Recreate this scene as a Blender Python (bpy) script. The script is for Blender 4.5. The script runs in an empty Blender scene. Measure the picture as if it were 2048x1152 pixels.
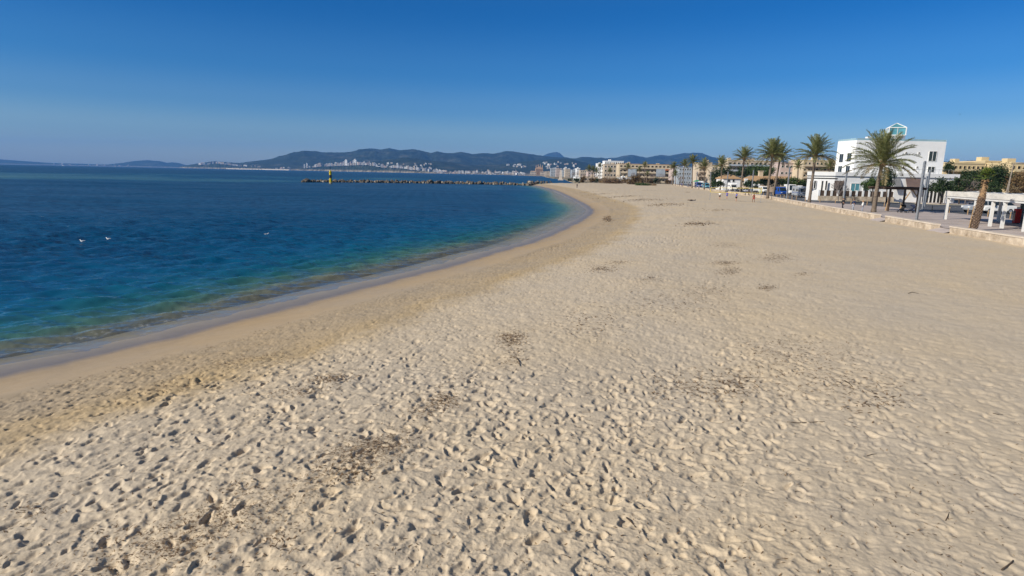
import bpy, bmesh, math, random
import numpy as np
from mathutils import Vector, Matrix
random.seed(7); rng = np.random.default_rng(7)
R = math.radians
SC = bpy.context.scene
COL = SC.collection

# ------------------------------------------------------------ camera, sky, sun, exposure
CZ = 6.0                                   # eye height above the sea
F = 1195.0; ROLL = R(1.15); PITCH = math.atan((576 - 348.5) / F)
cam = bpy.data.cameras.new('camera'); camo = bpy.data.objects.new('camera', cam); COL.objects.link(camo)
cam.sensor_width = 36.0; cam.lens = 36.0 * F / 2048.0
cam.clip_start = 0.1; cam.clip_end = 60000
fwd = Vector((0, math.cos(PITCH), -math.sin(PITCH)))
up0 = Vector((0, math.sin(PITCH), math.cos(PITCH)))
rt0 = Vector((1, 0, 0))
rt = rt0 * math.cos(ROLL) + up0 * math.sin(ROLL)
up = -rt0 * math.sin(ROLL) + up0 * math.cos(ROLL)
M = Matrix((rt, up, -fwd)).transposed().to_4x4(); M.translation = (0, 0, CZ)
camo.matrix_world = M
SC.camera = camo

SUN_EL, SUN_AZ = 31.0, -118.0              # azimuth from +Y, towards +X positive: behind and to the left
world = bpy.data.worlds.new('World'); SC.world = world; world.use_nodes = True
nt = world.node_tree; nt.nodes.clear()
wo = nt.nodes.new('ShaderNodeOutputWorld'); bg = nt.nodes.new('ShaderNodeBackground')
sky = nt.nodes.new('ShaderNodeTexSky'); sky.sky_type = 'NISHITA'; sky.sun_disc = False
sky.sun_elevation = R(SUN_EL); sky.sun_rotation = R(SUN_AZ)
sky.altitude = 0; sky.air_density = 1.0; sky.dust_density = 0.6; sky.ozone_density = 3.0
tcw = nt.nodes.new('ShaderNodeTexCoord'); sxyz = nt.nodes.new('ShaderNodeSeparateXYZ'); dbl = nt.nodes.new('ShaderNodeMath'); dbl.operation = 'MULTIPLY'; dbl.inputs[1].default_value = 2
skr = nt.nodes.new('ShaderNodeValToRGB'); skr.color_ramp.interpolation = 'EASE'   # clear dry winter air: the blue deepens quickly above the horizon
for q, c in ((.03, (.92, 1.0, 1.03)), (.11, (.62, .83, 1.03)), (.20, (.33, .64, .98)), (.31, (.15, .53, .94)), (.49, (.035, .42, .87)), (.80, (.52, .62, .72))):
    el = skr.color_ramp.elements.new(q); el.color = (*c, 1)
skr.color_ramp.elements.remove(skr.color_ramp.elements[0]); skr.color_ramp.elements.remove(skr.color_ramp.elements[-1])
mul = nt.nodes.new('ShaderNodeMix'); mul.data_type = 'RGBA'; mul.blend_type = 'MULTIPLY'; mul.inputs[0].default_value = 1
for a_, b_ in ((tcw.outputs['Generated'], sxyz.inputs[0]), (sxyz.outputs[2], dbl.inputs[0]), (dbl.outputs[0], skr.inputs[0]), (skr.outputs[0], mul.inputs[7]), (sky.outputs[0], mul.inputs[6])): nt.links.new(a_, b_)
nt.links.new(mul.outputs[2], bg.inputs[0]); bg.inputs[1].default_value = 0.08
nt.links.new(bg.outputs[0], wo.inputs[0])
sun = bpy.data.lights.new('sun', 'SUN'); sun.energy = 4.5; sun.angle = R(0.53); sun.color = (1.0, 0.93, 0.82)
suno = bpy.data.objects.new('sun', sun); COL.objects.link(suno)
sd = Vector((math.sin(R(SUN_AZ)) * math.cos(R(SUN_EL)), math.cos(R(SUN_AZ)) * math.cos(R(SUN_EL)), math.sin(R(SUN_EL))))
suno.rotation_euler = sd.to_track_quat('Z', 'Y').to_euler(); suno.location = sd * 100
SC.view_settings.view_transform = 'Standard'; SC.view_settings.look = 'None'
SC.view_settings.exposure = 0.35; SC.view_settings.gamma = 1
cy = SC.cycles
cy.use_denoising = True; cy.max_bounces = 6; cy.diffuse_bounces = 3; cy.glossy_bounces = 2; cy.transparent_max_bounces = 12
cy.volume_bounces = 0; cy.sample_clamp_indirect = 4; cy.caustics_reflective = False; cy.caustics_refractive = False

# ------------------------------------------------------------ where a line of sight meets a level or a distance
def ray(px, py):
    x = (px - 1024) / F; y = -(py - 576) / F
    d = fwd + rt * x + up * y
    return d
def g(px, py, z=0.0):
    d = ray(px, py); t = (z - CZ) / d.z
    return (d.x * t, d.y * t, z)
def at(px, py, Y):
    d = ray(px, py); t = Y / d.y
    return (d.x * t, Y, CZ + d.z * t)
def azu(px):                                # X/Y along the horizon at this column
    d = ray(px, 328 + .02 * px); return d.x / d.y

# ------------------------------------------------------------ materials
def lk(t, a, b): t.links.new(a, b)
MATS = {}
def pm(name, col, rough=.7, var=.12, scale=3.0, metal=0.0, bump=0.0, bscale=None, spec=.4, stretch=None, dark=None, coord='Object'):
    if name in MATS: return MATS[name]
    m = bpy.data.materials.new(name); m.use_nodes = True; t = m.node_tree
    p = t.nodes['Principled BSDF']; p.inputs['Roughness'].default_value = rough; p.inputs['Metallic'].default_value = metal
    p.inputs['Specular IOR Level'].default_value = spec
    tc = t.nodes.new('ShaderNodeTexCoord'); mp = t.nodes.new('ShaderNodeMapping')
    if stretch: mp.inputs['Scale'].default_value = stretch
    lk(t, tc.outputs[coord], mp.inputs[0])
    nz = t.nodes.new('ShaderNodeTexNoise'); nz.inputs['Scale'].default_value = scale; nz.inputs['Detail'].default_value = 6; nz.inputs['Roughness'].default_value = .65
    lk(t, mp.outputs[0], nz.inputs['Vector'])
    rp = t.nodes.new('ShaderNodeValToRGB')
    c = Vector(col[:3]); d = Vector(dark) if dark else c * (1 - 2.2 * var)
    rp.color_ramp.elements[0].position = .32; rp.color_ramp.elements[0].color = (*[max(0, k) for k in d], 1)
    rp.color_ramp.elements[1].position = .68; rp.color_ramp.elements[1].color = (*(c * (1 + var)), 1)
    lk(t, nz.outputs['Fac'], rp.inputs[0]); lk(t, rp.outputs[0], p.inputs['Base Color'])
    if bump:
        n2 = t.nodes.new('ShaderNodeTexNoise'); n2.inputs['Scale'].default_value = bscale or scale * 4; n2.inputs['Detail'].default_value = 4
        lk(t, mp.outputs[0], n2.inputs['Vector'])
        b = t.nodes.new('ShaderNodeBump'); b.inputs['Strength'].default_value = bump; b.inputs['Distance'].default_value = .05
        lk(t, n2.outputs['Fac'], b.inputs['Height']); lk(t, b.outputs[0], p.inputs['Normal'])
    MATS[name] = m
    return m
def leafmat(name, c0, c1, c2, scale=1.2):
    m = bpy.data.materials.new(name); m.use_nodes = True; t = m.node_tree
    p = t.nodes['Principled BSDF']; p.inputs['Roughness'].default_value = .55; p.inputs['Specular IOR Level'].default_value = .35
    ge = t.nodes.new('ShaderNodeNewGeometry')
    rp = t.nodes.new('ShaderNodeValToRGB'); e = rp.color_ramp.elements
    e[0].position = 0; e[0].color = (*c0, 1); e[1].position = 1; e[1].color = (*c2, 1)
    k = e.new(.5); k.color = (*c1, 1)
    lk(t, ge.outputs['Random Per Island'], rp.inputs[0]); lk(t, rp.outputs[0], p.inputs['Base Color'])
    tr = t.nodes.new('ShaderNodeBsdfTranslucent'); lk(t, rp.outputs[0], tr.inputs[0])
    mx = t.nodes.new('ShaderNodeMixShader'); mx.inputs[0].default_value = .22
    lk(t, p.outputs[0], mx.inputs[1]); lk(t, tr.outputs[0], mx.inputs[2])
    lk(t, mx.outputs[0], t.nodes['Material Output'].inputs[0])
    MATS[name] = m
    return m

# ------------------------------------------------------------ mesh building
class MB:
    def __init__(s): s.v = []; s.f = []; s.m = []
    def face(s, pts, m=0):
        n = len(s.v); s.v += [tuple(p) for p in pts]; s.f.append(tuple(range(n, n + len(pts)))); s.m.append(m); return s
    def add(s, vs, fs, m=0):
        n = len(s.v); s.v += [tuple(p) for p in vs]; s.f += [tuple(i + n for i in f) for f in fs]; s.m += [m] * len(fs); return s
    def box(s, c, d, rz=0, m=0, top=1.0):
        hx, hy, hz = d[0] / 2, d[1] / 2, d[2] / 2; co, si = math.cos(rz), math.sin(rz)
        vs = []
        for z in (-1, 1):
            k = top if z > 0 else 1
            for x, y in ((-1, -1), (1, -1), (1, 1), (-1, 1)):
                X, Y = x * hx * k, y * hy * k
                vs.append((c[0] + X * co - Y * si, c[1] + X * si + Y * co, c[2] + z * hz))
        return s.add(vs, [(3, 2, 1, 0), (4, 5, 6, 7), (0, 1, 5, 4), (1, 2, 6, 5), (2, 3, 7, 6), (3, 0, 4, 7)], m)
    def bar(s, a, b, w, h=None, m=0):
        a = Vector(a); b = Vector(b); h = h or w; d = (b - a).normalized()
        u = d.cross(Vector((0, 0, 1)));
        if u.length < 1e-3: u = Vector((1, 0, 0))
        u.normalize(); n = u.cross(d).normalized(); vs = []
        for p in (a, b):
            for x, y in ((-1, -1), (1, -1), (1, 1), (-1, 1)): vs.append(p + u * x * w / 2 + n * y * h / 2)
        return s.add(vs, [(3, 2, 1, 0), (4, 5, 6, 7), (0, 1, 5, 4), (1, 2, 6, 5), (2, 3, 7, 6), (3, 0, 4, 7)], m)
    def tube(s, pts, rad, n=8, m=0, cap=True):
        pts = [Vector(p) for p in pts]; k = len(pts)
        if not hasattr(rad, '__len__'): rad = [rad] * k
        vs = []
        for i, p in enumerate(pts):
            d = (pts[min(i + 1, k - 1)] - pts[max(i - 1, 0)]).normalized()
            u = d.cross(Vector((0, 1, 0)))
            if u.length < .1: u = d.cross(Vector((1, 0, 0)))
            u.normalize(); w = d.cross(u)
            for j in range(n):
                a = 2 * math.pi * j / n; vs.append(p + (u * math.cos(a) + w * math.sin(a)) * rad[i])
        fs = []
        for i in range(k - 1):
            for j in range(n):
                q = (j + 1) % n; fs.append((i * n + j, i * n + q, (i + 1) * n + q, (i + 1) * n + j))
        if cap: fs += [tuple(range(n - 1, -1, -1)), tuple(range((k - 1) * n, k * n))]
        return s.add(vs, fs, m)
    def lathe(s, prof, c=(0, 0, 0), n=16, m=0, cap=True):
        return s.tube([(c[0], c[1], c[2] + z) for r, z in prof], [r for r, z in prof], n, m, cap)
    def prism(s, poly, z0, z1, m=0):
        n = len(poly); a = sum(poly[i][0] * poly[(i + 1) % n][1] - poly[(i + 1) % n][0] * poly[i][1] for i in range(n))
        if a < 0: poly = poly[::-1]
        vs = [(x, y, z0) for x, y in poly] + [(x, y, z1) for x, y in poly]
        fs = [tuple(range(n - 1, -1, -1)), tuple(range(n, 2 * n))] + [(i, (i + 1) % n, n + (i + 1) % n, n + i) for i in range(n)]
        return s.add(vs, fs, m)
    def sideprism(s, prof, y0, y1, m=0):              # outline in x,z pulled along y
        n = len(prof); a = sum(prof[i][0] * prof[(i + 1) % n][1] - prof[(i + 1) % n][0] * prof[i][1] for i in range(n))
        if a < 0: prof = prof[::-1]
        vs = [(x, y0, z) for x, z in prof] + [(x, y1, z) for x, z in prof]
        fs = [tuple(range(n)), tuple(range(2 * n - 1, n - 1, -1))] + [(i, n + i, n + (i + 1) % n, (i + 1) % n) for i in range(n)]
        return s.add(vs, fs, m)
    def ball(s, c, r, nu=10, nv=7, m=0, sq=(1, 1, 1)):
        vs = [(c[0], c[1], c[2] + r * sq[2])]
        for i in range(1, nv):
            t = math.pi * i / nv
            for j in range(nu):
                a = 2 * math.pi * j / nu; vs.append((c[0] + r * sq[0] * math.sin(t) * math.cos(a), c[1] + r * sq[1] * math.sin(t) * math.sin(a), c[2] + r * sq[2] * math.cos(t)))
        vs.append((c[0], c[1], c[2] - r * sq[2])); e = len(vs) - 1; fs = []
        for j in range(nu):
            q = (j + 1) % nu; fs.append((0, 1 + j, 1 + q)); fs.append((e, 1 + (nv - 2) * nu + q, 1 + (nv - 2) * nu + j))
            for i in range(nv - 2): fs.append((1 + i * nu + j, 1 + (i + 1) * nu + j, 1 + (i + 1) * nu + q, 1 + i * nu + q))
        return s.add(vs, fs, m)
    def build(s, name, mats, parent=None, smooth=False, bevel=0, loc=None):
        me = bpy.data.meshes.new(name); me.from_pydata(s.v, [], s.f)
        if not isinstance(mats, (list, tuple)): mats = [mats]
        for m in mats: me.materials.append(m)
        if len(mats) > 1: me.polygons.foreach_set('material_index', s.m)
        if smooth: me.polygons.foreach_set('use_smooth', [True] * len(me.polygons))
        me.update()
        o = bpy.data.objects.new(name, me); COL.objects.link(o)
        if parent is not None: o.parent = parent
        if loc: o.location = loc
        if bevel:
            b = o.modifiers.new('bevel', 'BEVEL'); b.width = bevel; b.segments = 2; b.limit_method = 'ANGLE'
        return o
def fastmesh(name, V, Fq, mat, smooth=True):
    me = bpy.data.meshes.new(name); nv, nf, k = len(V), len(Fq), Fq.shape[1]
    me.vertices.add(nv); me.vertices.foreach_set('co', np.ascontiguousarray(V, np.float32).ravel())
    me.loops.add(nf * k); me.loops.foreach_set('vertex_index', np.ascontiguousarray(Fq, np.int32).ravel())
    me.polygons.add(nf); me.polygons.foreach_set('loop_start', np.arange(0, nf * k, k, dtype=np.int32))
    me.polygons.foreach_set('use_smooth', np.full(nf, smooth)); me.update(calc_edges=True); me.validate()
    me.materials.append(mat); o = bpy.data.objects.new(name, me); COL.objects.link(o); return o
def attr(o, name, vals):
    a = o.data.attributes.new(name, 'FLOAT', 'POINT'); a.data.foreach_set('value', np.ascontiguousarray(vals, np.float32).ravel())
def tag(o, label=None, cat=None, group=None, kind=None):
    if label: o['label'] = label
    if cat: o['category'] = cat
    if group: o['group'] = group
    if kind: o['kind'] = kind
    return o
def thing(name, label, cat, loc=(0, 0, 0), rz=0, group=None):
    o = bpy.data.objects.new(name, None); COL.objects.link(o); o.location = loc; o.rotation_euler = (0, 0, rz); o.empty_display_size = .2
    return tag(o, label, cat, group)
def dup(root, loc, rz=0, label=None, group=None, scale=None):
    def cp(o, par):
        c = o.copy(); COL.objects.link(c)
        if par is not None: c.parent = par
        for ch in KIDS(o): cp(ch, c)
        return c
    r = cp(root, None); r.location = loc; r.rotation_euler = (0, 0, rz)
    if scale: r.scale = scale if hasattr(scale, '__len__') else (scale,) * 3
    return tag(r, label, None, group)
def KIDS(o): return [c for c in COL.objects if c.parent == o] if False else list(o.children)

# ------------------------------------------------------------ noise tile (periodic, any spectrum)
def tile(n, beta, lo, hi, seed):
    r = np.random.default_rng(seed); k = np.fft.fftfreq(n) * n; K = np.hypot(*np.meshgrid(k, k)); K[0, 0] = 1
    A = np.where((K >= lo) & (K <= hi), K ** (-beta / 2), 0)
    z = np.fft.ifft2(np.fft.fft2(r.standard_normal((n, n))) * A).real; return (z / z.std()).astype(np.float32)
def samp(T, x, y):                            # bilinear periodic lookup, x and y in cells
    n = T.shape[0]; x = np.asarray(x); y = np.asarray(y); i = np.floor(x).astype(int); j = np.floor(y).astype(int); a = x - i; b = y - j
    i0 = i % n; i1 = (i + 1) % n; j0 = j % n; j1 = (j + 1) % n
    return (T[j0, i0] * (1 - a) + T[j0, i1] * a) * (1 - b) + (T[j1, i0] * (1 - a) + T[j1, i1] * a) * b
T_BROAD = tile(512, 3.4, 2, 200, 3)
T_FINE = tile(1024, 2.6, 12, 500, 4)
def sstep(a, b, x):
    t = np.clip((x - a) / (b - a), 0, 1); return t * t * (3 - 2 * t)

# ============================================================ GROUND
SHORE = np.array([(-30, -25), (-19, 8), (-16.6, 13.5), (-14.9, 16.7), (-14.2, 17.7), (-13.5, 18.9), (-12.7, 20.3), (-11.9, 22.1), (-11.1, 23.8), (-9.8, 26.9), (-8.3, 30.1), (-6.5, 34.1),
    (-4.1, 39.2), (-1.0, 47.7), (1.1, 52.7), (3.8, 61.8), (8.0, 77.9), (11.9, 96.1), (13.4, 106), (14.4, 121.5), (15.2, 163), (15.9, 210), (15.7, 264), (13.5, 310), (10, 352), (8, 366), (13, 384), (24, 402), (40, 425), (70, 460), (140, 520)], float)
def shore_dist(x, y):
    x = np.asarray(x, float); y = np.asarray(y, float); best = np.full(x.shape, 1e9); sg = np.ones(x.shape)
    for (ax, ay), (bx, by) in zip(SHORE[:-1], SHORE[1:]):
        dx, dy = bx - ax, by - ay; L = dx * dx + dy * dy
        t = np.clip(((x - ax) * dx + (y - ay) * dy) / L, 0, 1); d = (x - ax - t * dx) ** 2 + (y - ay - t * dy) ** 2
        c = dx * (y - ay) - dy * (x - ax); w = d < best; best = np.where(w, d, best); sg = np.where(w, np.where(c < 0, 1, -1), sg)
    return np.sqrt(best) * sg
def shore_h(s):
    return np.interp(s, [-200, -60, -20, -13, -7, -3.2, -.9, 1.4, 3.6, 7, 14, 22], [-7, -6.4, -4.9, -3.5, -1.75, -.36, 0, .13, .38, .78, 1.13, 1.2])
# --- raster of footprints, 2 cm cells
RX0, RY0, RC = -24.0, 2.0, .02; RNX, RNY = 3400, 2900
def make_prints():
    gx = RX0 + (np.arange(RNX) + .5) * RC; gy = RY0 + (np.arange(RNY) + .5) * RC
    H = np.zeros((RNY, RNX), np.float32)
    N = 86000
    px = rng.uniform(RX0 + 1, RX0 + RNX * RC - 1, N); py = RY0 + 1 + (RNY * RC - 2) * rng.uniform(0, 1, N) ** 1.25
    th = np.where(rng.random(N) < .5, rng.normal(1.15, .5, N), rng.uniform(0, 6.28, N)); L = np.where(rng.random(N) < .62, rng.uniform(.10, .165, N), rng.uniform(.04, .09, N)); fresh = rng.random(N) ** 1.5
    tx, ty, tt = [], [], []                        # walking trails, left and right feet in turn
    for k in range(150):
        x, y = rng.uniform(-14, 34), rng.uniform(4, 44); h = rng.choice([1.15, 1.15 + math.pi, rng.uniform(0, 6.28)]) + rng.normal(0, .25)
        for i in range(rng.integers(14, 60)):
            h += rng.normal(0, .05); x += math.cos(h) * .66; y += math.sin(h) * .66; o_ = .09 if i % 2 else -.09
            tx.append(x - math.sin(h) * o_); ty.append(y + math.cos(h) * o_); tt.append(h + (.12 if i % 2 else -.12))
    nt_ = len(tx); px = np.concatenate([px, tx]); py = np.concatenate([py, ty]); th = np.concatenate([th, tt]); L = np.concatenate([L, rng.uniform(.13, .15, nt_)]); fresh = np.concatenate([fresh, rng.uniform(.5, 1, nt_)])
    s = shore_dist(px, py); az = px / np.maximum(py, 1)
    smooth_r = sstep(.15, .80, az + .012 * (px - 8) + .12 * samp(T_BROAD, px * 6, py * 6))   # the wind-smoothed side towards the promenade
    busy = .75 + .35 * samp(T_BROAD, px * 4 + 50, py * 4)
    for i in range(len(px)):
        if s[i] < 3.5 or az[i] < -1.3: continue
        l = L[i]; wd = l * (rng.uniform(.34, .60) if l > .1 else rng.uniform(.45, .9)); h = th[i]
        dep = (rng.uniform(.014, .045) if l > .1 else rng.uniform(.010, .042)) * (1 - .58 * smooth_r[i]) * (.95 if s[i] < 8 else 1) * max(.35, min(1.4, busy[i]))
        if rng.random() < .06: dep *= 1.9
        rad = l * 2.2 + .03; n = int(rad / RC) + 1; ci = int((px[i] - RX0) / RC); cj = int((py[i] - RY0) / RC)
        a0, a1, b0, b1 = ci - n, ci + n + 1, cj - n, cj + n + 1
        if a0 < 0 or b0 < 0 or a1 > RNX or b1 > RNY: continue
        dx = gx[a0:a1][None, :] - px[i]; dy = gy[b0:b1][:, None] - py[i]
        c, q = math.cos(h), math.sin(h); u = (dx * c + dy * q) / l; v = (-dx * q + dy * c) / wd
        v = v * (1.12 - .30 * u + .25 * np.exp(-((u + .15) / .3) ** 2) * (l > .1))      # broad toe, narrow waist
        r = np.sqrt(u * u + v * v)
        sharp = (.075 + .17 * (1 - fresh[i])) * (1 + .45 * smooth_r[i])
        bowl = 1 / (1 + np.exp(np.clip((r - 1) / sharp, -30, 30)))
        rim = np.exp(-((r - 1.25) / .22) ** 2) * np.clip(.8 + .9 * np.cos(np.arctan2(v, u) - rng.uniform(0, 6.28)), 0, 2)
        sub = H[b0:b1, a0:a1]
        H[b0:b1, a0:a1] = sub * (1 - .78 * bowl) + bowl * (sub[n, n] * .55 - dep * (1 + u * rng.normal(.2, .3))) + rim * dep * (.14 + .24 * fresh[i])
    return H
PR = make_prints()
def sand_z(x, y, s=None, fine=True, cell=None):
    x = np.asarray(x, float); y = np.asarray(y, float)
    if s is None: s = shore_dist(x, y)
    z = shore_h(s + .35 * samp(T_BROAD, x * 1.5, y * 1.5) * (np.abs(s) < 40))
    rough = sstep(3.1, 4.2, s); az = x / np.maximum(y, 1)
    sr = sstep(.25, .95, az + .012 * (x - 8))
    z = z + rough * .034 * samp(T_BROAD, x * 9, y * 9) * (1 - .4 * sr)
    if fine:
        i = (x - RX0) / RC - .5; j = (y - RY0) / RC - .5
        ok = (i > 1) & (i < RNX - 3) & (j > 1) & (j < RNY - 3)
        ii = np.clip(i, 1, RNX - 3).astype(int); jj = np.clip(j, 1, RNY - 3).astype(int); a = np.clip(i - ii, 0, 1); b = np.clip(j - jj, 0, 1)
        h = (PR[jj, ii] * (1 - a) + PR[jj, ii + 1] * a) * (1 - b) + (PR[jj + 1, ii] * (1 - a) + PR[jj + 1, ii + 1] * a) * b
        fade = sstep(0, 60, np.minimum(np.minimum(i, RNX - i), np.minimum(j, RNY - j)))
        z = z + np.where(ok, h * fade, 0) * rough
        out = 1 - np.where(ok, fade, 0)
        z = z + rough * out * .022 * samp(T_FINE, x / .09, y / .09) * (1 - .55 * sr)
        near = 1 - sstep(25, 60, y)
        z = z + rough * near * .0055 * samp(T_FINE, x / .016, y / .016) * (1 - .5 * sr)
        # wind-softened ridges that run diagonally on the right
        u = x * .80 - y * .60; v = x * .60 + y * .80
        z = z + rough * sr * near * .006 * samp(T_FINE, u / .07, v / .028)
    return z
NA, NR = 1240, 800
ang = np.concatenate([np.linspace(-75, -47, 60)[:-1], np.linspace(-47, 47, NA), np.linspace(47, 75, 60)[1:]]) * math.pi / 180
tn = np.concatenate([np.linspace(4.8 / 2.6, .80, 40)[:-1], np.linspace(.80, .0105, NR)]); rr = 4.8 / tn
AA, RR = np.meshgrid(ang, rr); gx, gy = RR * np.sin(AA), RR * np.cos(AA)
gs = shore_dist(gx, gy); gz = sand_z(gx, gy, gs)
na, nr = len(ang), len(rr)
idx = np.arange(na * nr).reshape(nr, na)
Q = np.stack([idx[:-1, :-1], idx[:-1, 1:], idx[1:, 1:], idx[1:, :-1]], -1).reshape(-1, 4)
WALL = [(30, -10), (36, 22), (40.6, 47), (42.8, 60), (46.2, 75.5), (50.5, 95), (56, 118), (63.5, 150), (72, 200), (80, 258), (91, 330), (103, 393), (125, 480)]
def wall_x(y): return np.interp(y, [p[1] for p in WALL], [p[0] for p in WALL])
keepv = (gx < wall_x(gy) + 4) & (gs > -90)
keepv = keepv.ravel(); Q = Q[keepv[Q].all(1)]
used = np.zeros(na * nr, bool); used[Q.ravel()] = True; rm = np.cumsum(used) - 1
V = np.stack([gx.ravel(), gy.ravel(), gz.ravel()], -1)[used]; Q = rm[Q]

def sand_material():
    m = bpy.data.materials.new('beach_sand'); m.use_nodes = True; t = m.node_tree; p = t.nodes['Principled BSDF']
    a = t.nodes.new('ShaderNodeAttribute'); a.attribute_name = 'shore'
    ge = t.nodes.new('ShaderNodeTexCoord')
    def noise(sc, det=5, ro=.6):
        n = t.nodes.new('ShaderNodeTexNoise'); n.inputs['Scale'].default_value = sc; n.inputs['Detail'].default_value = det; n.inputs['Roughness'].default_value = ro
        lk(t, ge.outputs['Object'], n.inputs['Vector']); return n
    def math_(op, x, y=None):
        n = t.nodes.new('ShaderNodeMath'); n.operation = op
        for k, q in ((0, x), (1, y)):
            if q is None: continue
            if isinstance(q, (int, float)): n.inputs[k].default_value = q
            else: lk(t, q, n.inputs[k])
        return n.outputs[0]
    n1 = noise(.55, 6); wob = math_('MULTIPLY', math_('SUBTRACT', n1.outputs['Fac'], .5), 3.2)
    n1b = noise(.5, 3); wob2 = math_('MULTIPLY', math_('SUBTRACT', n1b.outputs['Fac'], .5), 1.0)
    s1 = math_('ADD', a.outputs['Fac'], wob); s2 = math_('ADD', a.outputs['Fac'], wob2)
    # dampness of the trampled band
    r1 = t.nodes.new('ShaderNodeValToRGB'); e = r1.color_ramp.elements
    lk(t, math_('MULTIPLY', math_('ADD', s1, 2), 1 / 20), r1.inputs[0])
    def pos(v): return (v + 2) / 20
    e[0].position = pos(4.0); e[0].color = (.37, .286, .188, 1); e[1].position = pos(8.8); e[1].color = (*DRY, 1)
    k = e.new(pos(6.2)); k.color = (.38, .296, .195, 1); k = e.new(pos(7.4)); k.color = (.43, .325, .195, 1)
    # smooth strip and wet strip follow the water line cleanly
    r2 = t.nodes.new('ShaderNodeValToRGB'); e = r2.color_ramp.elements; lk(t, math_('MULTIPLY', math_('ADD', s2, 2), 1 / 20), r2.inputs[0])
    e[0].position = pos(-1.7); e[0].color = (.36, .295, .20, 1); k = e.new(pos(-.7)); k.color = (.21, .17, .13, 1); e[1].position = pos(3.0); e[1].color = (.40, .305, .20, 1)
    k = e.new(pos(.45)); k.color = (.20, .165, .138, 1); k = e.new(pos(1.05)); k.color = (.36, .27, .175, 1)
    mx = t.nodes.new('ShaderNodeMix'); mx.data_type = 'RGBA'
    mr = t.nodes.new('ShaderNodeMapRange'); mr.inputs[1].default_value = 3.0; mr.inputs[2].default_value = 3.7; lk(t, s2, mr.inputs[0])
    lk(t, mr.outputs[0], mx.inputs[0]); lk(t, r2.outputs[0], mx.inputs[6]); lk(t, r1.outputs[0], mx.inputs[7])
    # broad mottling, warm and cool, and fine grain
    n2 = noise(.16, 7, .65); n3 = noise(2.6, 8, .7); n4 = noise(26, 5, .8)
    f = math_('ADD', math_('ADD', math_('MULTIPLY', n2.outputs['Fac'], .34), math_('MULTIPLY', n3.outputs['Fac'], .34)), math_('MULTIPLY', n4.outputs['Fac'], .5))
    val = math_('ADD', f, .42)
    hs = t.nodes.new('ShaderNodeHueSaturation'); lk(t, mx.outputs[2], hs.inputs['Color']); lk(t, val, hs.inputs['Value'])
    lk(t, math_('ADD', math_('MULTIPLY', n2.outputs['Fac'], .7), .65), hs.inputs['Saturation'])
    # scattered dark crumbs of dry weed
    vo = t.nodes.new('ShaderNodeTexVoronoi'); vo.inputs['Scale'].default_value = 7.0; vo.inputs['Randomness'].default_value = 1; lk(t, ge.outputs['Object'], vo.inputs['Vector'])
    n5 = noise(.35, 5, .7); thr = math_('MULTIPLY', math_('SUBTRACT', n5.outputs['Fac'], .46), .26)
    sp = math_('MULTIPLY', math_('LESS_THAN', vo.outputs['Distance'], thr), mr.outputs[0])
    m2 = t.nodes.new('ShaderNodeMix'); m2.data_type = 'RGBA'; lk(t, math_('MULTIPLY', sp, .75), m2.inputs[0]); lk(t, hs.outputs[0], m2.inputs[6]); m2.inputs[7].default_value = (.10, .068, .038, 1)
    lk(t, m2.outputs[2], p.inputs['Base Color'])
    rg = t.nodes.new('ShaderNodeMapRange'); rg.inputs[1].default_value = .6; rg.inputs[2].default_value = 1.4; rg.inputs[3].default_value = .36; rg.inputs[4].default_value = .95; lk(t, s2, rg.inputs[0])
    lk(t, rg.outputs[0], p.inputs['Roughness'])
    rs = t.nodes.new('ShaderNodeMapRange'); rs.inputs[1].default_value = .6; rs.inputs[2].default_value = 1.4; rs.inputs[3].default_value = .13; rs.inputs[4].default_value = .12; lk(t, s2, rs.inputs[0])
    lk(t, rs.outputs[0], p.inputs['Specular IOR Level'])
    b = t.nodes.new('ShaderNodeBump'); b.inputs['Distance'].default_value = .012
    nb = noise(38, 5, .75); lk(t, nb.outputs['Fac'], b.inputs['Height']); lk(t, math_('MULTIPLY', mr.outputs[0], .55), b.inputs['Strength']); lk(t, b.outputs[0], p.inputs['Normal'])
    return m
DRY = (.515, .422, .303)
sand = tag(fastmesh('beach', V, Q, sand_material()), 'pale sandy beach covered in footprints', kind='structure')
attr(sand, 'shore', gs.ravel()[used])
del AA, RR, gx, gy, gz, gs, V, Q

# ============================================================ SEA
ang = np.concatenate([np.linspace(-75, -42, 40)[:-1], np.linspace(-42, 14, 800)]) * math.pi / 180
tn = np.concatenate([np.linspace(.62, .0016, 640)]); rr = np.concatenate([CZ / tn, np.geomspace(4000, 17000, 30)])
AA, RR = np.meshgrid(ang, rr); gx, gy = RR * np.sin(AA), RR * np.cos(AA); na, nr = len(ang), len(rr)
gs = shore_dist(gx, gy)
dr = np.gradient(rr)[:, None] * np.ones_like(gx); da = RR * .00125
gz = np.zeros_like(gx); lost = np.zeros_like(gx); depth = np.maximum(0, -shore_h(gs))
damp = np.clip(depth / .30, .16, 1) * .7 + .3 * np.clip(depth / .8, .16, 1)
lee = 1 - .55 * (sstep(150, 300, gy) * (1 - sstep(300, 335, gy)) * sstep(-130, -60, gx))       # calmer behind the breakwater
NW = 120
gust = .75 + .35 * np.clip(samp(T_BROAD, gx * .7, gy * 1.6), -1.3, 1.6)
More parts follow.
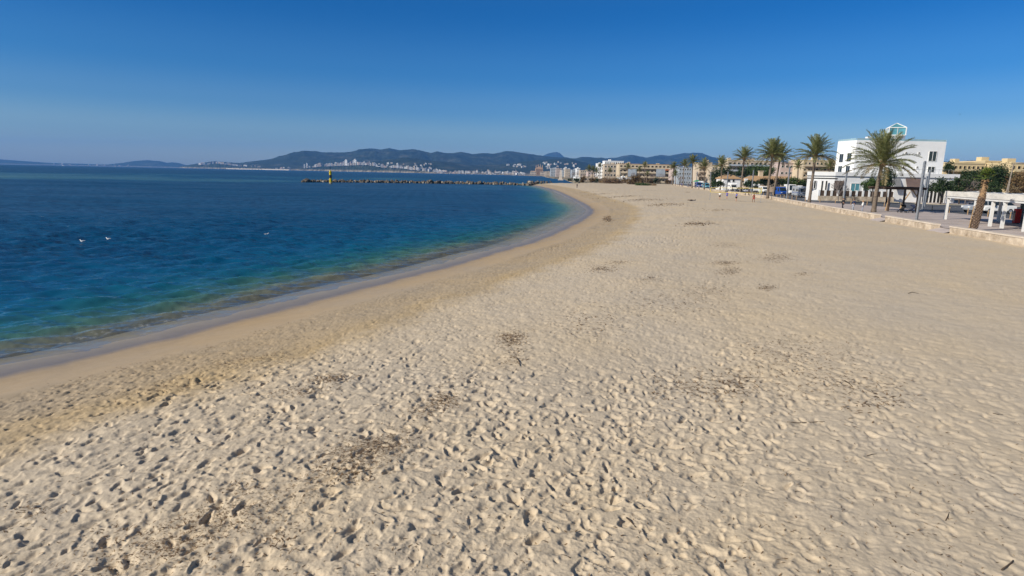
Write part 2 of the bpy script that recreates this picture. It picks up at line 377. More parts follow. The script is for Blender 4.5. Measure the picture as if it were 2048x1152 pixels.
for i in range(NW):
    lam = math.exp(rng.uniform(math.log(.30), math.log(3.4))); th = rng.normal(R(-20), R(27)); k = 2 * math.pi / lam
    kx, ky = k * math.sin(th), k * math.cos(th)        # crests lie across the view, drifting towards the sand
    step = np.hypot(dr * abs(math.cos(th)), da * abs(math.sin(th)) * 2)
    w = np.clip(lam / step / 1.7 - .6, 0, 1); a = .34 * math.sqrt(2 / NW) / k
    ph = kx * gx + ky * gy + rng.uniform(0, 6.28)
    gz += a * w * (np.sin(ph) + .28 * np.cos(2 * ph)) * gust; lost += (1 - w ** 2) * (.34 ** 2 / NW)
gz *= damp * lee
# a low swell line curling on the edge
gz += .03 * np.exp(-((gs + 3.1 + .5 * samp(T_BROAD, gx * 2, gy * 2)) / .45) ** 2) + .02 * np.exp(-((gs + 5.2 + .6 * samp(T_BROAD, gx * 2 + 90, gy * 2)) / .5) ** 2)
gz += .016 * samp(T_FINE, gx / .07, gy / .07) * np.exp(-((gs + 3.5) / 2.6) ** 2) * (gy < 60)
dn = samp(T_BROAD, gx * .55, gy * .55) + .5 * samp(T_BROAD, gx * 2.1 + 77, gy * 2.1)
dep = depth + .55 * dn * np.clip(depth / 1.5, 0, 1)
bank_sheen = sstep(210, 290, gy) * (1 - sstep(480, 640, gy)) * (1 - sstep(-150, -70, gx)) + .75 * sstep(170, 260, gy) * (1 - sstep(318, 328, gy)) * sstep(-75, -30, gx)  # left: sandbank; by the breakwater: calm water's sky reflection put into the depth colour
dep = np.where(gs < -20, dep - 2.4 * bank_sheen * np.clip(depth / 4, 0, 1) + 1.0 * sstep(60, 100, gy) * (1 - sstep(150, 230, gy)), dep)
bank2 = sstep(170, 230, gy + .12 * gx) * (1 - sstep(420, 720, gy)) * (1 - sstep(-95, -60, gx)) * (.75 + .4 * samp(T_BROAD, gx * .4 + 9, gy * 1.3)) + sstep(325, 345, gy) * (1 - sstep(2200, 3600, gy)) * sstep(-.28, -.2, gx / gy) * .9
dep = dep - 2.6 * bank2 * (depth > 3); dep = np.where(gs < -24, np.maximum(dep, 2.5 + .25 * dn), dep)
idx = np.arange(na * nr).reshape(nr, na)
Q = np.stack([idx[:-1, :-1], idx[:-1, 1:], idx[1:, 1:], idx[1:, :-1]], -1).reshape(-1, 4)
kv = (gs < 1.2).ravel() | (gy.ravel() > 380); Q = Q[kv[Q].all(1)]
used = np.zeros(na * nr, bool); used[Q.ravel()] = True; rm = np.cumsum(used) - 1
V = np.stack([gx.ravel(), gy.ravel(), gz.ravel()], -1)[used]; Q = rm[Q]
def sea_material():
    m = bpy.data.materials.new('sea_water'); m.use_nodes = True; t = m.node_tree; t.nodes.clear()
    out = t.nodes.new('ShaderNodeOutputMaterial')
    def A(n): a = t.nodes.new('ShaderNodeAttribute'); a.attribute_name = n; return a.outputs['Fac']
    def ramp(x, pts):
        r = t.nodes.new('ShaderNodeValToRGB'); e = r.color_ramp.elements
        while len(e) < len(pts): e.new(.5)
        for el, (q, c) in zip(e, sorted(pts)): el.position = q; el.color = (*c, 1)
        lk(t, x, r.inputs[0]); return r.outputs[0]
    def math_(op, x, y):
        n = t.nodes.new('ShaderNodeMath'); n.operation = op
        for k, q in ((0, x), (1, y)):
            if isinstance(q, (int, float)): n.inputs[k].default_value = q
            else: lk(t, q, n.inputs[k])
        return n.outputs[0]
    d5 = math_('MULTIPLY', A('depth'), .2)
    col = ramp(d5, [(0, (.33, .29, .21)), (.06, (.24, .27, .20)), (.115, (.105, .235, .195)), (.21, (.030, .165, .180)), (.36, (.007, .108, .185)), (.60, (.0028, .074, .158)), (.95, (.0014, .054, .130))])
    alp = ramp(d5, [(0, (.18,) * 3), (.05, (.46,) * 3), (.18, (.56,) * 3), (.42, (.85,) * 3), (.65, (1,) * 3)])
    tint = ramp(d5, [(0, (.96, .97, .96)), (.08, (.93, .975, .955)), (.2, (.70, .92, .90))])
    tc = t.nodes.new('ShaderNodeTexCoord'); mp = t.nodes.new('ShaderNodeMapping'); mp.inputs['Rotation'].default_value = (0, 0, R(-25)); mp.inputs['Scale'].default_value = (.35, 1, 1)
    lk(t, tc.outputs['Object'], mp.inputs[0])
    bmp = None
    for sc, dist, st in ((1.1, .30, 1.0), (.26, 1.2, 1.0), (.07, 3.6, .8)):
        n = t.nodes.new('ShaderNodeTexNoise'); n.inputs['Scale'].default_value = sc; n.inputs['Detail'].default_value = 4; n.inputs['Roughness'].default_value = .6; lk(t, mp.outputs[0], n.inputs['Vector'])
        b = t.nodes.new('ShaderNodeBump'); b.inputs['Distance'].default_value = dist; lk(t, n.outputs['Fac'], b.inputs['Height'])
        lk(t, math_('MULTIPLY', A('far'), st), b.inputs['Strength'])
        if bmp: lk(t, bmp, b.inputs['Normal'])
        bmp = b.outputs[0]
    df = t.nodes.new('ShaderNodeBsdfDiffuse'); lk(t, col, df.inputs[0]); lk(t, bmp, df.inputs['Normal'])
    tr = t.nodes.new('ShaderNodeBsdfTransparent'); lk(t, tint, tr.inputs[0])
    m1 = t.nodes.new('ShaderNodeMixShader'); lk(t, alp, m1.inputs[0]); lk(t, tr.outputs[0], m1.inputs[1]); lk(t, df.outputs[0], m1.inputs[2])
    gl = t.nodes.new('ShaderNodeBsdfGlossy'); lk(t, A('rough'), gl.inputs['Roughness']); lk(t, bmp, gl.inputs['Normal'])
    fr = t.nodes.new('ShaderNodeFresnel'); fr.inputs[0].default_value = 1.33; lk(t, bmp, fr.inputs['Normal'])
    m2 = t.nodes.new('ShaderNodeMixShader'); ws = t.nodes.new('ShaderNodeTexNoise'); ws.inputs['Scale'].default_value = .035; ws.inputs['Detail'].default_value = 7; ws.inputs['Roughness'].default_value = .72; lk(t, mp.outputs[0], ws.inputs['Vector'])
    wr = t.nodes.new('ShaderNodeMapRange'); lk(t, ws.outputs['Fac'], wr.inputs[0]); wr.inputs[1].default_value = .34; wr.inputs[2].default_value = .66; wr.inputs[3].default_value = .26; wr.inputs[4].default_value = .62      # cat's paws: ruffled water mirrors less
    capn = math_('MULTIPLY', wr.outputs[0], math_('ADD', math_('SUBTRACT', 1.0, math_('MULTIPLY', A('far'), .42)), math_('MULTIPLY', A('calm'), .7)))
    gb = t.nodes.new('ShaderNodeNewGeometry')
    lk(t, math_('MULTIPLY', math_('MINIMUM', fr.outputs[0], capn), math_('SUBTRACT', 1.0, gb.outputs['Backfacing'])), m2.inputs[0]); lk(t, m1.outputs[0], m2.inputs[1]); lk(t, gl.outputs[0], m2.inputs[2])
    # foam
    nf = t.nodes.new('ShaderNodeTexNoise'); nf.inputs['Scale'].default_value = 3.2; nf.inputs['Detail'].default_value = 8; nf.inputs['Roughness'].default_value = .75; lk(t, tc.outputs['Object'], nf.inputs['Vector'])
    ff = t.nodes.new('ShaderNodeMapRange'); lk(t, nf.outputs['Fac'], ff.inputs[0]); ff.inputs[1].default_value = .50; ff.inputs[2].default_value = .62
    fo = t.nodes.new('ShaderNodeBsdfDiffuse'); fo.inputs[0].default_value = (.75, .76, .76, 1)
    m3 = t.nodes.new('ShaderNodeMixShader'); lk(t, math_('MULTIPLY', ff.outputs[0], A('foam')), m3.inputs[0]); lk(t, m2.outputs[0], m3.inputs[1]); lk(t, fo.outputs[0], m3.inputs[2])
    lk(t, m3.outputs[0], out.inputs[0]); return m
SEA_CAP = .42
sea = tag(fastmesh('sea', V, Q, sea_material()), 'deep blue sea turning turquoise at the sand', kind='structure')
attr(sea, 'depth', np.clip(dep, 0, 6).ravel()[used])
attr(sea, 'calm', (1 - lee).ravel()[used])
attr(sea, 'rough', np.clip(.04 + .75 * np.sqrt(lost), .04, .28).ravel()[used])
attr(sea, 'far', np.clip(np.sqrt(lost) / .2 - .25, 0, 1).ravel()[used])
patch = np.clip(samp(T_BROAD, gx * 3 + 33, gy * 3) + .15, 0, 1)
attr(sea, 'foam', ((.30 * np.exp(-((gs + 2.6 + .6 * samp(T_BROAD, gx * 2, gy * 2)) / .28) ** 2) * patch + .16 * np.exp(-((gs + 1.15 + .35 * samp(T_BROAD, gx * 3, gy * 3)) / .16) ** 2) * patch) * (gy < 140)).ravel()[used])
del AA, RR, gx, gy, gz, gs, V, Q, dn, dep, depth, lost, damp, gust, lee

# ============================================================ PROMENADE, ROAD, INLAND GROUND
def sheet(name, poly, z, mat, label):
    mb = MB(); mb.face([(x, y, z) for x, y in poly]); bm = bmesh.new(); o = mb.build(name, mat)
    bm.from_mesh(o.data); bmesh.ops.triangulate(bm, faces=bm.faces[:])
    for f in bm.faces:
        if f.normal.z < 0: f.normal_flip()
    bm.to_mesh(o.data); bm.free(); return tag(o, label, kind='structure')
GZ = 1.592
m_pave = pm("paving", (.46, .39, .35), .85, .10, .35, bump=.2)
m_road = pm('asphalt', (.085, .09, .10), .9, .15, .3, bump=.2)
m_soil = pm('soil', (.23, .18, .13), .95, .25, .12)
wl = WALL
sheet('ground', [(x + .3, y) for x, y in wl] + [(900, 480), (900, -10)], GZ, m_soil, 'bare ground inland of the promenade')
roadn = [g(*p, 1.6)[:2] for p in [(1345, 368.5), (1420, 377), (1500, 388), (1560, 396), (1600, 402), (1690, 407.5), (1790, 415), (1885, 424), (2048, 440), (2300, 460)]]
roadf = [g(*p, 1.6)[:2] for p in [(2300, 425), (2048, 414), (1950, 411), (1880, 409.3), (1785, 404.5), (1690, 402.5), (1640, 400.5), (1600, 395), (1540, 386), (1500, 380.5), (1420, 372.3), (1345, 366.2)]]
sheet('pavement', [(x + .3, y) for x, y in wl[:-1]] + roadn + [(150, 20), (150, -10)], GZ + .004, m_pave, 'pinkish paved promenade beside the beach')
sheet('road', roadn + roadf, GZ + .008, m_road, 'grey asphalt beach road')
far_pave = [g(*p, 1.6)[:2] for p in [(2300, 424), (2048, 413), (1950, 410), (1880, 408.3), (1785, 403.6), (1690, 401.6), (1640, 399.7), (1640, 396), (1785, 398.5), (1880, 402), (1950, 403.5), (2048, 405), (2300, 410)]]
sheet('pavement', far_pave, GZ + .006, m_pave, 'far pavement along the white building')
for ya, yb in ((57.9, 60.9), (73.6, 76.6)):
    rp_ = MB(); rp_.face([(wall_x(ya) - 1.1, ya - .1, 1.18), (wall_x(ya) + .5, ya - .1, GZ + .001), (wall_x(yb) + .5, yb + .1, GZ + .001), (wall_x(yb) - 1.1, yb + .1, 1.18)]); tag(rp_.build('pavement_ramp', m_pave), 'paved ramp down to the sand between two beach walls', kind='structure')
kb = MB()
for a, b in zip(roadf[1:6], roadf[2:7]): kb.bar((a[0], a[1], GZ + .06), (b[0], b[1], GZ + .06), .25, .13)
tag(kb.build('kerb', pm('kerbstone', (.5, .43, .3), .8)), 'pale kerb of the far pavement', kind='structure')
mk = MB()
def roadmid(f, i): return tuple(roadn[i][k] * (1 - f) + roadf[-1 - i][k] * f for k in (0, 1))
m_line = pm('road_paint', (.72, .72, .70), .7, .1, 2)
cl = [g(*p, 1.6)[:2] for p in [(1420, 374.2), (1500, 384), (1560, 391), (1640, 402.5), (1700, 404.3), (1790, 408.5), (1885, 414), (2048, 421)]]
for a, b in zip(cl[:-1], cl[1:]):
    A_, B_ = Vector(a), Vector(b); n = max(1, int((B_ - A_).length / 5))
    for i in range(n):
        p, q = A_.lerp(B_, i / n), A_.lerp(B_, (i + .5) / n); d = (q - p).normalized(); w = Vector((-d.y, d.x)) * .07
        mk.face([(*(p - w), GZ + .012), (*(q - w), GZ + .012), (*(q + w), GZ + .012), (*(p + w), GZ + .012)])
tag(mk.build('road_markings', m_line), 'white dashed line on the beach road', kind='structure')

# ============================================================ FAR LAND AND HILLS
def curve(pts): return np.array([azu(p[0]) for p in pts]), pts
RANGES = [  # distance, half depth, ridge in picture columns and heights
    (13500, 1500, [(-260, 318), (-60, 316), (0, 318.5), (60, 323), (105, 326), (150, 327.2), (200, 329), (215, 329), (245, 326), (270, 321.8), (295, 320.2), (320, 322), (335, 325.6), (345, 324.5), (358, 326), (372, 330), (400, 330), (430, 328)]),
    (9600, 3300, [(360, 333), (400, 326.5), (430, 322.5), (450, 324), (480, 326), (510, 322), (540, 318.5), (560, 313.5), (580, 309), (609, 306.8), (643, 310.5), (680, 308), (707, 305.4), (731, 299.8), (751, 299), (763, 301), (779, 299), (800, 302.2), (824, 300.6), (839, 302.6), (861, 309), (873, 307), (895, 310.6), (922, 310.4), (944, 314), (966, 311.5), (985, 312.5), (1012, 307.6), (1044, 311), (1078, 312.4), (1108, 315), (1132, 316), (1151, 318.6), (1163, 316.6), (1182, 318), (1200, 319), (1240, 326), (1300, 340)]),
    (15000, 1600, [(1060, 325), (1074, 311.5), (1085, 310), (1095, 305.5), (1103, 303.9), (1112, 302.6), (1118, 305), (1126, 312.5), (1136, 318), (1160, 330)]),
    (11000, 2600, [(1170, 335), (1200, 322), (1230, 317.4), (1245, 312.6), (1262, 310.2), (1275, 312.2), (1290, 315.6), (1305, 312), (1320, 309.2), (1335, 311), (1348, 308.6), (1364, 305.6), (1384, 306.4), (1401, 310), (1421, 317), (1433, 318.4), (1500, 323), (1600, 329), (1700, 333), (1800, 331), (1900, 324), (1960, 323), (2048, 326), (2300, 330)]),
    (7000, 2300, [(560, 341), (640, 333), (700, 328.5), (745, 327.5), (800, 322.5), (830, 320), (862, 322), (900, 324.5), (950, 330), (1000, 329), (1040, 325), (1075, 322), (1110, 318.6), (1140, 321), (1165, 327), (1200, 334), (1260, 345)]),
]
COAST = [(-300, 12300), (330, 12300), (362, 9500), (372, 8200), (480, 7300), (600, 6500), (760, 5600), (900, 4900), (1000, 4200), (1040, 3500), (1058, 2900), (1086, 2500), (1092, 1500), (1106, 1080), (1128, 900), (1136, 640), (1150, 470), (1190, 400), (1300, 395), (1400, 395), (2600, 395)]
CU = np.array([azu(p[0]) for p in COAST]); CYD = np.array([math.log(p[1]) for p in COAST])
RIDGES = []
for Yr, D, pts in RANGES:
    U = np.array([azu(p[0]) for p in pts]); Z = np.array([at(p[0], p[1], Yr)[2] for p in pts]); RIDGES.append((Yr, D, U, np.maximum(Z, -5)))
def land_h(x, y):
    x = np.asarray(x, float); y = np.asarray(y, float); u = x / y
    yc = np.exp(np.interp(u, CU, CYD)); d = y - yc
    h = np.where(d > 0, np.minimum(1.0 + d * .012, 1.3 + d * .0022), np.maximum(-4, d * .05)); h = np.minimum(h, 26)
    h = np.where((yc < 400) & (y < 470) & (d > 0), np.minimum(h, 1.0), h)
    for Yr, D, U, Z in RIDGES:
        zr = np.interp(u, U, Z, left=-5, right=-5); t = (y - Yr) / D
        prof = np.where(np.abs(t) < 1, (np.cos(np.pi * np.clip(t, -1, 1)) * .5 + .5) ** .85, 0)
        off = np.minimum(1, np.abs(t) * 2.2)
        n = samp(T_BROAD, x / 26, y / 34) * .22 + samp(T_BROAD, x / 9 + 40, y / 13) * .10
        k = zr * prof * (1 + n * off)
        h = np.where(d > 0, np.maximum(h, k), h)
    return h
ua = np.concatenate([np.linspace(azu(-260), azu(340), 220)[:-1], np.linspace(azu(340), azu(1480), 760)[:-1], np.linspace(azu(1480), azu(2350), 260)])
yy = np.concatenate([np.geomspace(392, 2500, 110)[:-1], np.geomspace(2500, 16600, 330)])
UU, YY = np.meshgrid(ua, yy); gx = UU * YY; gz = land_h(gx, YY)
na, nr = len(ua), len(yy); idx = np.arange(na * nr).reshape(nr, na)
Q = np.stack([idx[:-1, :-1], idx[:-1, 1:], idx[1:, 1:], idx[1:, :-1]], -1).reshape(-1, 4)
kv = (gz > -3.9).ravel(); Q = Q[kv[Q].any(1)]
used = np.zeros(na * nr, bool); used[Q.ravel()] = True; rm = np.cumsum(used) - 1
V = np.stack([gx.ravel(), YY.ravel(), gz.ravel()], -1)[used]; Q = rm[Q]
def hill_material():
    m = bpy.data.materials.new('hill_cover'); m.use_nodes = True; t = m.node_tree; p = t.nodes['Principled BSDF']; p.inputs['Roughness'].default_value = .95; p.inputs['Specular IOR Level'].default_value = .05
    tc = t.nodes.new('ShaderNodeTexCoord')
    def nz(sc, d, r):
        n = t.nodes.new('ShaderNodeTexNoise'); n.inputs['Scale'].default_value = sc; n.inputs['Detail'].default_value = d; n.inputs['Roughness'].default_value = r; lk(t, tc.outputs['Object'], n.inputs['Vector']); return n.outputs['Fac']
    r1 = t.nodes.new('ShaderNodeValToRGB'); e = r1.color_ramp.elements; lk(t, nz(.0035, 9, .7), r1.inputs[0])
    e[0].position = .36; e[0].color = (.014, .024, .012, 1); e[1].position = .72; e[1].color = (.11, .10, .07, 1); k = e.new(.55); k.color = (.030, .040, .021, 1)
    ge = t.nodes.new('ShaderNodeSeparateXYZ'); lk(t, tc.outputs['Object'], ge.inputs[0])
    mr = t.nodes.new('ShaderNodeMapRange'); lk(t, ge.outputs[2], mr.inputs[0]); mr.inputs[1].default_value = 4; mr.inputs[2].default_value = 22
    mx = t.nodes.new('ShaderNodeMix'); mx.data_type = 'RGBA'; lk(t, mr.outputs[0], mx.inputs[0]); lk(t, r1.outputs[0], mx.inputs[7])
    r2 = t.nodes.new('ShaderNodeValToRGB'); e = r2.color_ramp.elements; lk(t, nz(.02, 6, .7), r2.inputs[0]); e[0].position = .4; e[0].color = (.10, .09, .06, 1); e[1].position = .62; e[1].color = (.36, .30, .22, 1)
    lk(t, r2.outputs[0], mx.inputs[6]); lk(t, mx.outputs[2], p.inputs['Base Color']); return m
tag(fastmesh('hills', V, Q, hill_material()), 'wooded hills and far coast across the bay', kind='structure')
del UU, YY, gx, gz, V, Q
def hit_land(px, py, y0=420, y1=15500):
    d = ray(px, py); ts = np.geomspace(y0 / d.y, y1 / d.y, 900); X = d.x * ts; Y = d.y * ts; Z = CZ + d.z * ts; H = land_h(X, Y)
    w = np.nonzero(Z < H)[0]
    if len(w) == 0: return None
    i = w[0]; return (X[i], Y[i], float(H[i]))

# ============================================================ AIR
hz = MB(); hz.box((0, 8000, 340), (34000, 18400, 690))
hz = hz.build('haze', HM := bpy.data.materials.new('haze'), loc=(0, 0, 0)); tag(hz, 'thin blue haze over the bay', kind='stuff')
HM.use_nodes = True; t = HM.node_tree; t.nodes.remove(t.nodes['Principled BSDF'])
pv = t.nodes.new('ShaderNodeVolumePrincipled'); pv.inputs['Color'].default_value = (.15, .43, 1.0, 1); pv.inputs['Density'].default_value = HAZE_D if 'HAZE_D' in globals() else 5.5e-5; pv.inputs['Anisotropy'].default_value = .0
lk(t, pv.outputs[0], t.nodes['Material Output'].inputs['Volume'])

# ============================================================ MATERIALS OF THINGS
W_ = pm('white_plaster', (.78, .78, .77), .8, .05, .25, bump=.1)
W2 = pm('white_paint', (.78, .77, .74), .6, .05, 1.5)
GLASS = pm('window_glass', (.02, .03, .035), .06, .2, .3, spec=.9)
TEAL = pm('teal_glass', (.10, .30, .36), .08, .15, .4, spec=.8)
BLACK = pm('black_plastic', (.012, .012, .014), .6, .1, 3)
DARKM = pm('dark_opening', (.02, .018, .016), .8, .2, 1)
STEEL = pm('galvanised_steel', (.36, .37, .38), .42, .12, 3, metal=.55)
BROWNW = pm('brown_wood', (.085, .055, .038), .8, .2, 5, stretch=(1, 1, 8), bump=.3)
PALEW = pm('pale_wood', (.38, .25, .13), .8, .2, 5, bump=.2)
STONE = pm('limestone', (.58, .49, .38), .9, .14, .9, bump=.9, bscale=5, dark=(.27, .205, .14))
CAPST = pm('limestone_cap', (.62, .53, .43), .85, .10, .8, bump=.3)
YEL = pm('yellow_stucco', (.62, .50, .30), .9, .08, .15)
YEL2 = pm('ochre_stucco', (.58, .475, .335), .9, .08, .15)
BEI = pm('beige_stucco', (.52, .43, .33), .9, .08, .15)
PINK = pm('pinkish_stucco', (.50, .40, .36), .9, .08, .15)
GREYW = pm('grey_panel', (.38, .42, .46), .6, .1, .2)
TILE = pm('terracotta_tile', (.46, .29, .15), .9, .18, 2.5, stretch=(6, 1, 1), bump=.4)
RED = pm('red_paint', (.55, .03, .025), .5, .05, 2)
ORANGE = pm('orange_cloth', (.52, .14, .05), .9, .1, 1)
BLUEP = pm('blue_paint', (.012, .07, .34), .35, .05, 2, spec=.6)
TURQ = pm('turquoise_paint', (.10, .33, .45), .35, .05, 2, spec=.6)
SILV = pm('silver_paint', (.48, .50, .52), .35, .04, 2, metal=.3)
TYRE = pm('tyre_rubber', (.02, .02, .02), .85, .1, 4)
RIM = pm('wheel_rim', (.5, .5, .52), .35, .05, 4, metal=.7)
LAMPG = pm('lamp_glass', (.75, .75, .72), .15, .05, 4)
ROCK = pm('boulder', (.16, .132, .10), .95, .25, .8, bump=.8, bscale=3, dark=(.03, .026, .022))
ROCKP = pm('pale_boulder', (.42, .36, .28), .95, .25, .8, bump=.8, bscale=3, dark=(.14, .12, .09))
LEAF = leafmat('green_leaves', (.018, .038, .010), (.045, .085, .018), (.10, .15, .035))
LEAFD = leafmat('dark_leaves', (.012, .026, .010), (.026, .052, .016), (.06, .09, .03))
LEAFB = leafmat('brown_leaves', (.07, .045, .02), (.16, .10, .045), (.26, .18, .08))
LEAFR = leafmat('rusty_grass', (.10, .06, .035), (.20, .13, .075), (.32, .22, .12))
PALMG = leafmat('palm_leaflets', (.072, .092, .026), (.165, .185, .062), (.32, .31, .14))
PALMY = leafmat('palm_old_leaflets', (.12, .10, .035), (.24, .19, .085), (.34, .26, .13))
FANG = leafmat('fan_leaves', (.03, .055, .010), (.085, .13, .018), (.19, .22, .05))
TRUNK = pm('palm_trunk', (.20, .155, .115), .95, .28, 3, stretch=(1, 1, 5), bump=.9, bscale=9)
BARK = pm('bark', (.12, .095, .075), .95, .25, 5, stretch=(1, 1, .3), bump=.6)
BOOT = pm('palm_boots', (.24, .165, .09), .95, .25, 6, bump=.8)
TWIG = pm('bare_twigs', (.20, .165, .15), .9, .15, 5)
SKIN = pm('skin', (.46, .26, .17), .6, .05, 6)
SKIN2 = pm('dark_skin', (.20, .09, .05), .6, .05, 6)
HAIRD = pm('dark_hair', (.02, .014, .01), .6, .2, 20); HAIRL = pm('fair_hair', (.34, .20, .09), .6, .2, 20)
def cloth(n, c): return pm('cloth_' + n, c, .9, .08, 8)
CLTH = dict(black=cloth('black', (.016, .016, .02)), navy=cloth('navy', (.02, .03, .075)), blue=cloth('blue', (.05, .09, .42)), grey=cloth('grey', (.33, .36, .42)), white=cloth('white', (.72, .70, .66)),
            red=cloth('red', (.36, .035, .025)), maroon=cloth('maroon', (.17, .03, .02)), lime=cloth('lime', (.55, .62, .38)), jeans=cloth('denim', (.07, .11, .2)), purple=cloth('purple', (.12, .10, .40)), teal=cloth('teal', (.06, .16, .22)))
def Xp(px, Y, py=380): return at(px, py, Y)[0]

# ============================================================ BEACH WALL
def wall_run(y0, y1, label, extra=None):
    ys = [y0] + [p[1] for p in WALL if y0 + 1 < p[1] < y1 - 1] + [y1]
    fine = []
    for a, b in zip(ys[:-1], ys[1:]):
        n = max(1, int((b - a) / 2.5)); fine += [a + (b - a) * i / n for i in range(n)]
    ys = fine + [y1]; P = [Vector((wall_x(y), y, 1.0)) for y in ys]
    t = thing('beach_wall', label, 'wall', (P[0].x, P[0].y, 1.0), 0, 'low stone walls between beach and promenade')
    def sweep(w0, w1, z0, z1, jit):
        mb = MB(); rows = []
        for i, p in enumerate(P):
            d = (P[min(i + 1, len(P) - 1)] - P[max(i - 1, 0)]).normalized(); n = Vector((d.y, -d.x, 0)); j = rng.normal(0, jit)
            q = p - t.location
            rows.append([q + n * w0 + Vector((0, 0, z0 - 0)), q + n * w1 + Vector((0, 0, z0)), q + n * w1 + Vector((0, 0, z1 + j)), q + n * w0 + Vector((0, 0, z1 + j))])
        for a, b in zip(rows[:-1], rows[1:]):
            for k in range(4): mb.face([a[k], a[(k + 1) % 4], b[(k + 1) % 4], b[k]])
        mb.face(rows[0][::-1]); mb.face(rows[-1]); return mb
    sweep(-.28, .28, -.7, .80, 0).build('wall_body', STONE, t); sweep(-.33, .33, .80, .93, .008).build('wall_cap', CAPST, t)
    return t
wall_run(8, 57.9, 'low limestone beach wall in front of the shaggy young fan palm')
wall_run(60.9, 73.6, 'short limestone beach wall between two openings, beside the tall grey lamp post')
wall_run(76.6, 395, 'long limestone beach wall curving away past the row of date palms')

# ============================================================ PALMS
def frond(mb, base, az, el, L, nl, wid, droop, rs, m=0):
    pts = []; d = Vector((math.sin(az) * math.cos(el), math.cos(az) * math.cos(el), math.sin(el))); p = Vector(base); n = 8
    for i in range(n + 1):
        pts.append(p.copy()); e = el - droop * (i / n) ** 1.5
        d = Vector((math.sin(az) * math.cos(e), math.cos(az) * math.cos(e), math.sin(e))); p = p + d * (L / n)
    mb.tube(pts, [.035 * (1 - .85 * i / n) for i in range(n + 1)], 3, m, False)
    side = Vector((math.cos(az), -math.sin(az), 0))
    for i in range(nl):
        t = .16 + .84 * (i + rs.random() * .6) / nl; k = min(int(t * n), n - 1); f = t * n - k; q = pts[k].lerp(pts[k + 1], f); dd = (pts[k + 1] - pts[k]).normalized(); nn = side.cross(dd)
        ll = L * .18 * (math.sin(math.pi * min(1, t * .80 + .12)) ** .7) * rs.uniform(.8, 1.15)
        for sgn in (-1, 1):
            dv = (side * sgn * .72 + dd * rs.uniform(.55, .85) + nn * rs.uniform(.05, .55)).normalized(); tip = q + dv * ll + Vector((0, 0, -.10 * ll)); w = dd * wid
            md = q + dv * ll * .5
            mb.face([q - w * .5, md - w, tip, md + w], m)
def date_palm(name, label, base, top, L, nf, nl, seed, old=.15, group='date palms along the promenade', rad=.26, wid=.035):
    rs = random.Random(seed); t = thing(name, label, 'palm tree', base, 0, group)
    dv = Vector(top) - Vector(base); pts, rd = [], []; n = 26
    bow = Vector((rs.uniform(-.15, .15), rs.uniform(-.15, .15), 0))
    for i in range(n + 1):
        f = i / n; pts.append(Vector((0, 0, -.15)) * (i == 0) + Vector((dv.x * f ** 1.3, dv.y * f ** 1.3, dv.z * f)) + bow * math.sin(math.pi * f))
        rd.append(rad * (1 + .45 * math.exp(-f * 14) + .05 * (i % 2) - .16 * f + (.30 if f > .93 else 0)))
    mb = MB(); mb.tube(pts, rd, 12); mb.build('trunk', TRUNK, t, True)
    mb = MB(); c = Vector(dv)
    mb.ball(c + Vector((0, 0, .05)), rad * 1.55, 12, 8, 0, (1, 1, 1.25))
    for i in range(46):
        a = i * 2.4; h = -.38 + .75 * i / 46; r = rad * 1.45
        p = c + Vector((math.sin(a) * r, math.cos(a) * r, h)); mb.bar(p - Vector((math.sin(a) * .1, math.cos(a) * .1, .1)), p + Vector((math.sin(a) * .16, math.cos(a) * .16, .26)), .09, .05)
    mb.build('petiole_boots', BOOT, t)
    mb = MB()
    for i in range(nf):
        f = i / (nf - 1); el = R(88) - R(94) * f ** .95 + rs.gauss(0, .09); az = i * 2.39996 + rs.gauss(0, .2)
        isold = 1 if f > 1 - old and rs.random() < .8 else 0
        frond(mb, c + Vector((0, 0, .25 - .4 * f)), az, el, L * rs.uniform(.86, 1.08) * (.9 if f < .1 else 1), nl, wid, R(30) + R(34) * rs.random() * (.5 + f) - R(20) * (f < .3), rs, isold)
    mb.build('crown', [PALMG, PALMY], t); return t
